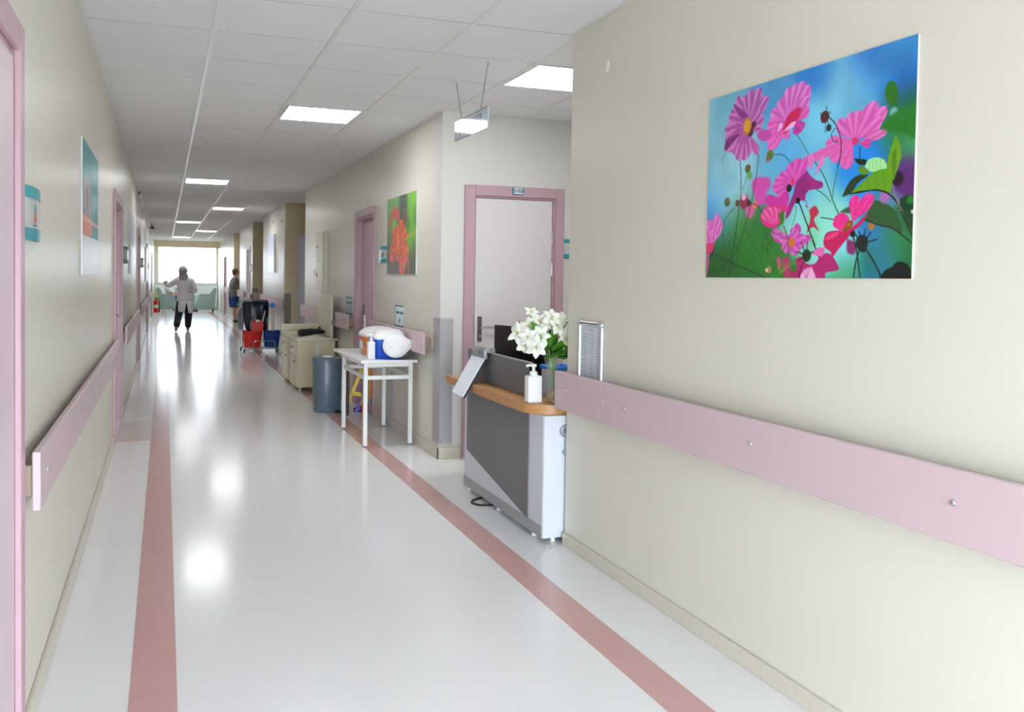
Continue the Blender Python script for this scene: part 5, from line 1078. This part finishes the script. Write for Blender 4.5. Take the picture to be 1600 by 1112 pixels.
bm = new_bm(); prism(bm, [(-.36, .50), (-.22, .46), (-.20, .60), (-.26, .80), (-.33, .80)], 'y', 32.99, 33.0, .003); tag(obj('wall_towel', bm, mat('pale_lime_cloth', (.80, .86, .62), .8)), 'pale lime cloth hanging over the red fire extinguisher', 'cloth').location = (-.02, 0, 0)

# ------------------------------------------------------------------ people
def remesh(bm, voxel, it=4):
    me = bpy.data.meshes.new('tmp'); bmesh.ops.recalc_face_normals(bm, faces=bm.faces); bm.to_mesh(me); bm.free()
    o = bpy.data.objects.new('tmp', me); COL.objects.link(o)
    md = o.modifiers.new('r', 'REMESH'); md.mode = 'VOXEL'; md.voxel_size = voxel
    sm = o.modifiers.new('s', 'SMOOTH'); sm.factor = .5; sm.iterations = it
    dg = bpy.context.evaluated_depsgraph_get(); m2 = bpy.data.meshes.new_from_object(o.evaluated_get(dg)); bpy.data.objects.remove(o); bpy.data.meshes.remove(me)
    b = bmesh.new(); b.from_mesh(m2); bpy.data.meshes.remove(m2); return b
def limb(bm, pts, rs, n=12):
    tube(bm, pts, rs, n); sphere(bm, pts[0], rs[0], u=12, v=8); sphere(bm, pts[-1], rs[-1], u=12, v=8)
    for p, r in zip(pts[1:-1], rs[1:-1]): sphere(bm, p, r*1.01, u=12, v=8)
def hand(bm, wrist, d, side, palm, s=1.):
    """palm + four unequal bent fingers + a thumb from the palm's side; d along the hand, side towards the thumb, palm = facing of the palm"""
    d, side, palm = Vector(d).normalized(), Vector(side).normalized(), Vector(palm).normalized(); w0 = Vector(wrist)
    for k_ in range(4):
        o_ = side*(.026-.0175*k_)*s
        tube(bm, [w0+o_*.7, w0+d*.045*s+o_, w0+d*.085*s+o_], [.013*s, .0125*s, .0105*s], 8)
        L = (.066, .076, .071, .056)[k_]*s; b0 = w0+d*.085*s+o_
        p1 = b0+d*L*.45+palm*L*.10; p2 = p1+d*L*.30+palm*L*.25; p3 = p2+d*L*.16+palm*L*.26; tube(bm, [b0-d*.01*s, p1, p2, p3], [.0092*s, .0086*s, .0078*s, .0062*s], 8); sphere(bm, p3, .0062*s, u=8, v=6)
    t0 = w0+d*.022*s+side*.026*s; t1 = t0+(side*.8+d*.6).normalized()*.034*s+palm*.008*s; t2 = t1+(side*.25+d*.95+palm*.3).normalized()*.030*s; tube(bm, [t0, t1, t2], [.013*s, .0105*s, .008*s], 8); sphere(bm, t2, .008*s, u=8, v=6)
def head(bm, c, fwd, s=1., tilt=0.):
    c = Vector(c); f = Vector(fwd).normalized(); up = Vector((0, 0, 1)); up = (up-f*up.dot(f)).normalized(); r = f.cross(up)
    M = Matrix((r, f, up)).transposed().to_4x4(); M.translation = c
    b = bmesh.new(); sphere(b, (0, -.012, .02), .092, .80, 1.02, 1.0, 18, 12); sphere(b, (0, .018, -.03), .07, .82, .98, 1.25, 16, 10); sphere(b, (0, .045, -.085), .026, 1.2, 1, .9)      # skull, face, chin
    tube(b, [(0, .084, .012), (0, .104, -.022), (0, .092, -.032)], [.008, .0135, .010], 8); sphere(b, (0, .108, -.024), .012)                                         # nose
    for x in (-1, 1): sphere(b, (x*.074, -.006, -.005), .026, .35, .75, 1.15); sphere(b, (x*.03, .074, .028), .016, 1.4, .6, .5)                                        # ears, brows
    sphere(b, (0, .084, -.057), .013, 1.9, .7, .42); sphere(b, (0, .082, -.068), .012, 1.6, .7, .45)                                                                    # lips
    bmesh.ops.scale(b, vec=(s, s, s), verts=b.verts); merge(bm, b, M); return M
def face_parts(par, M, s=1., hairless=False):
    bm = new_bm(); b2 = new_bm()
    for x in (-1, 1):
        b = bmesh.new(); sphere(b, (x*.031*s, .079*s, .012*s), .0105*s, 1.25, .7, .8, 10, 8); merge(bm, b, M)
    small(obj('eyes', bm, mat('eye', (.20, .15, .12), .2), par))
    b = bmesh.new(); sphere(b, (0, .0885*s, -.0625*s), .012*s, 1.9, .62, .5, 10, 6); merge(b2, b, M); obj('lips', b2, mat('lips', (.72, .40, .38), .5), par)
# the walking doctor
M_coat = mat('grey_white_coat', (.86, .85, .86), .75, var=.03, scale=12, bump=.12, bscale=20); M_trou = mat('black_trousers', (.05, .05, .07), .8, bump=.1, bscale=25)
M_veil = mat('grey_veil', (.58, .54, .55), .8, bump=.15, bscale=30); M_shoe = mat('grey_white_shoe', (.56, .56, .58), .5)
p = thing('person', (.45, 21.9, 0), 'person in a grey white coat and head scarf walking away from us', 'person')
bm = new_bm(); Y0 = 21.9
loft(bm, [(.45, Y0, .74, .13, .09), (.45, Y0, .82, .155, .10), (.45, Y0, .95, .125, .085), (.45, Y0, 1.10, .14, .095), (.45, Y0, 1.22, .165, .085), (.44, Y0, 1.29, .12, .065), (.43, Y0+.005, 1.32, .055, .05)], 20)
tube(bm, [(.43, Y0, 1.29), (.415, Y0+.015, 1.40)], [.05, .046], 12)
hm = head(bm, (.412, Y0+.02, 1.445), (-.10, 1, .0), .95)
limb(bm, [(.295, Y0, 1.245), (.09, Y0+.05, 1.105), (.17, Y0+.26, 1.16)], [.048, .038, .027]); hand(bm, (.17, Y0+.26, 1.16), (.25, 1, .2), (.3, -.2, 1), (1, -.2, -.2), .9)
limb(bm, [(.605, Y0, 1.235), (.695, Y0-.03, 1.0), (.605, Y0-.02, .885)], [.048, .038, .027]); hand(bm, (.605, Y0-.02, .885), (-.5, .1, -.8), (-.3, .9, 0), (-.8, 0, .4), .9)
limb(bm, [(.375, Y0, .78), (.325, Y0-.02, .44), (.268, Y0-.33, .13)], [.082, .056, .036]); limb(bm, [(.525, Y0, .78), (.545, Y0+.16, .43), (.535, Y0+.24, .08)], [.082, .056, .036])
for a, b in (((.268, Y0-.33, .12), (.255, Y0-.20, .03)), ((.535, Y0+.24, .06), (.545, Y0+.40, .035))): limb(bm, [a, b], [.036, .03], 10)
bd = obj('body', remesh(bm, .0065), M_skin, p, ang=180); face_parts(p, hm, .95)
bm = new_bm()
loft(bm, [(.45, Y0, .68, .182, .125), (.45, Y0, .80, .185, .13), (.45, Y0, .95, .168, .115), (.45, Y0, 1.10, .172, .118), (.45, Y0, 1.20, .185, .11), (.45, Y0, 1.265, .165, .09), (.44, Y0, 1.31, .085, .07)], 24)
limb(bm, [(.30, Y0, 1.23), (.19, Y0+.02, 1.165), (.10, Y0+.05, 1.11), (.16, Y0+.22, 1.15)], [.085, .076, .068, .052]); limb(bm, [(.60, Y0, 1.225), (.66, Y0-.02, 1.11), (.70, Y0-.03, .995), (.625, Y0-.02, .905)], [.075, .066, .058, .047])
ct = obj('coat', remesh(bm, .012), M_coat, p, ang=180)
bm = new_bm(); n = 30; R = []
for z, rx, ry, gap, dz in ((.72, .184, .128, .02, 0), (.66, .186, .135, .10, 0), (.58, .190, .145, .26, .01), (.50, .192, .15, .42, .02), (.455, .192, .152, .50, .03)):
    L_ = []
    for k_ in range(n+1):
        a = -PI/2+.22+gap*.5+(2*PI-gap)*k_/n; f = 1+.02*math.sin(a*7)
        L_.append(bm.verts.new((.455+rx*f*math.cos(a), Y0+ry*f*math.sin(a), z-dz*.8*math.cos(a))))
    R.append(L_)
for a, b in zip(R, R[1:]):
    for k_ in range(n): bm.faces.new((a[k_], a[k_+1], b[k_+1], b[k_]))
sk = obj('coat_skirt', bm, M_coat, ct, ang=180); md = sk.modifiers.new('thick', 'SOLIDIFY'); md.thickness = .008
bm = new_bm(); box(bm, .52, .64, Y0-.128, Y0-.118, .935, .955, .003); b2 = obj('coat_belt', bm, mat('dim_grey_belt', (.46, .45, .46), .7), ct)
bm = new_bm()
limb(bm, [(.375, Y0, .76), (.325, Y0-.02, .44), (.272, Y0-.315, .17)], [.102, .092, .076]); limb(bm, [(.525, Y0, .76), (.55, Y0+.16, .43), (.54, Y0+.23, .13)], [.102, .092, .076]); obj('trousers', remesh(bm, .012), M_trou, p, ang=180)
def shoe(nm, a, b, par, r=.043, m=None):
    bm = new_bm(); a, b = Vector(a), Vector(b); limb(bm, [a, a*.5+b*.5, b], [r, r*.95, r*.8], 12); return obj(nm, remesh(bm, .009), m or M_shoe, par, ang=180)
shoe('shoe', (.268, Y0-.335, .105), (.255, Y0-.20, .038), p); shoe('shoe', (.535, Y0+.22, .045), (.545, Y0+.40, .037), p)
bm = new_bm(); sphere(bm, (.412, Y0+.012, 1.462), .118, .90, 1.04, 1.0, 18, 12); loft(bm, [(.43, Y0, 1.23, .155, .115), (.43, Y0, 1.29, .13, .098), (.42, Y0, 1.345, .10, .088), (.412, Y0+.005, 1.40, .098, .092), (.412, Y0+.005, 1.45, .10, .10)], 20)
sphere(bm, (.405, Y0-.075, 1.45), .045); obj('head_scarf', remesh(bm, .010), M_veil, p, ang=180)
# woman in blue at the third recess
M_top = mat('grey_knit_top', (.50, .49, .50), .85, bump=.15, bscale=60); M_bl = mat('blue_cotton', (.12, .30, .55), .8, bump=.15, bscale=25); M_hair = mat('light_brown_hair', (.45, .33, .24), .7, bump=.3, bscale=60)
p = thing('person', (1.925, 25.9, 0), 'person with short brown hair, grey top and blue knee trousers leaning by a recess', 'person')
bm = new_bm(); yx = 25.9; F = Vector((.92, .35, 0))
loft(bm, [(1.90, yx, .74, .12, .14), (1.895, yx, .82, .13, .155), (1.90, yx, .96, .11, .125), (1.91, yx, 1.10, .115, .145), (1.92, yx, 1.22, .10, .165), (1.925, yx, 1.29, .07, .12), (1.93, yx, 1.33, .05, .055)], 20)
tube(bm, [(1.93, yx, 1.29), (1.945, yx, 1.41)], [.05, .045], 12); hm = head(bm, (1.945, yx+.005, 1.455), (.95, -.28, -.08), .95)
limb(bm, [(1.915, yx-.15, 1.235), (1.83, yx-.19, 1.0), (1.95, yx-.16, .93)], [.046, .037, .026]); hand(bm, (1.95, yx-.16, .93), (1, .1, -.1), (0, .2, 1), (.1, 1, 0), .9)
limb(bm, [(1.935, yx+.15, 1.235), (1.90, yx+.20, 1.0), (2.02, yx+.16, .92)], [.046, .037, .026]); hand(bm, (2.02, yx+.16, .92), (1, -.1, -.1), (0, -.2, 1), (.1, -1, 0), .9)
for s in (-1, 1):
    limb(bm, [(1.91, yx+s*.08, .76), (1.925, yx+s*.075, .44), (1.925, yx+s*.07, .09)], [.085, .056, .038]); limb(bm, [(1.915, yx+s*.07, .06), (2.03, yx+s*.08, .03)], [.034, .026], 10)
obj('body', remesh(bm, .0065), M_skin, p, ang=180); face_parts(p, hm, .95)
bm = new_bm(); loft(bm, [(1.895, yx, .70, .145, .175), (1.89, yx, .82, .15, .175), (1.895, yx, .96, .135, .15), (1.905, yx, 1.10, .14, .165), (1.915, yx, 1.22, .12, .18), (1.925, yx, 1.285, .085, .13), (1.93, yx, 1.315, .06, .07)], 24)
limb(bm, [(1.915, yx-.15, 1.225), (1.87, yx-.18, 1.10), (1.83, yx-.195, 1.0), (1.90, yx-.18, .955)], [.07, .062, .055, .044]); limb(bm, [(1.935, yx+.15, 1.225), (1.90, yx+.20, 1.0), (1.98, yx+.17, .945)], [.07, .055, .043]); obj('top', remesh(bm, .011), M_top, p, ang=180)
bm = new_bm(); loft(bm, [(1.90, yx, .82, .135, .165), (1.895, yx, .72, .15, .18), (1.90, yx, .58, .145, .175), (1.905, yx, .47, .135, .165), (1.91, yx, .425, .11, .14)], 28)
obj('knee_trousers', remesh(bm, .011), M_bl, p, ang=180)
for s in (-1, 1): shoe('shoe', (1.915, yx+s*.07, .040), (2.03, yx+s*.08, .034), p, .040, mat('dark_shoe', (.12, .10, .10), .5))
bm = new_bm(); sphere(bm, (1.93, yx+.01, 1.475), .096, .98, .92, .95, 18, 12); sphere(bm, (1.90, yx+.01, 1.42), .06, .8, 1.1, 1.2); obj('hair', remesh(bm, .008), M_hair, p, ang=180)
# patient in the left armchair
M_gown = mat('white_shirt', (.90, .90, .94), .8, bump=.1, bscale=25); M_gh = mat('grey_hair', (.66, .66, .62), .8, bump=.3, bscale=60); M_pt = mat('teal_trousers', (.30, .52, .54), .8, bump=.1)
p = thing('person', (.20, 33.33, .43), 'person with grey hair and white shirt reclining in the left armchair', 'person')
yp = 33.33; bm = new_bm()
def leanloft(bm, L, n=20):
    R = []
    for (c, ax, rx, ry) in L:
        c = Vector(c); ax = Vector(ax).normalized(); s_ = Vector((0, 1, 0)); f_ = s_.cross(ax)
        R.append([bm.verts.new(c+s_*ry*math.cos(2*PI*k_/n)+f_*rx*math.sin(2*PI*k_/n)) for k_ in range(n)])
    for a, b in zip(R, R[1:]):
        for k_ in range(n): bm.faces.new((a[k_], a[(k_+1) % n], b[(k_+1) % n], b[k_]))
    bm.faces.new(R[0]); bm.faces.new(R[-1])
sp = [(.27, .53), (.22, .60), (.17, .70), (.115, .81), (.08, .89), (.06, .93)]; wd = [(.10, .16), (.115, .165), (.10, .145), (.10, .165), (.075, .15), (.05, .055)]
leanloft(bm, [((x, yp, z), (-.42, 0, .9), rx, ry) for (x, z), (rx, ry) in zip(sp, wd)])
tube(bm, [(.07, yp, .90), (.045, yp, 1.0)], [.05, .045], 12); hm = head(bm, (.05, yp-.01, 1.035), (.93, -.30, .22), .95)
limb(bm, [(.095, yp-.17, .87), (.20, yp-.275, .70), (.43, yp-.285, .665)], [.046, .038, .028]); hand(bm, (.43, yp-.285, .665), (1, .05, -.10), (0, 1, .1), (0, 0, -1), .9)
limb(bm, [(.095, yp+.17, .87), (.20, yp+.27, .70), (.42, yp+.275, .672)], [.046, .038, .028]); hand(bm, (.42, yp+.275, .672), (1, -.05, -.10), (0, -1, .1), (0, 0, -1), .9)
for s in (-1, 1): limb(bm, [(.28, yp+s*.09, .525), (.66, yp+s*.09, .50), (.94, yp+s*.08, .11)], [.085, .058, .038]); limb(bm, [(.94, yp+s*.08, .08), (1.06, yp+s*.09, .045)], [.036, .028], 10)
obj('body', remesh(bm, .0065), M_skin, p, ang=180); face_parts(p, hm, .95)
bm = new_bm(); leanloft(bm, [((x, yp, z), (-.42, 0, .9), rx+.02, ry+.02) for (x, z), (rx, ry) in zip(sp[:-1], wd[:-1])]); limb(bm, [(.095, yp-.17, .865), (.16, yp-.235, .765)], [.066, .06]); limb(bm, [(.095, yp+.17, .865), (.16, yp+.235, .765)], [.066, .06]); obj('shirt', remesh(bm, .011), M_gown, p, ang=180)
bm = new_bm()
for s in (-1, 1): limb(bm, [(.28, yp+s*.085, .525), (.66, yp+s*.09, .50), (.91, yp+s*.08, .15)], [.098, .076, .058])
obj('trousers', remesh(bm, .011), M_pt, p, ang=180)
for s in (-1, 1): shoe('shoe', (.93, yp+s*.08, .046), (1.07, yp+s*.09, .038), p, .042, mat('dark_shoe', (0, 0, 0)))
bm = new_bm(); sphere(bm, (.035, yp-.002, 1.055), .094, .96, .88, .95, 18, 12); obj('hair', remesh(bm, .008), M_gh, p, ang=180)
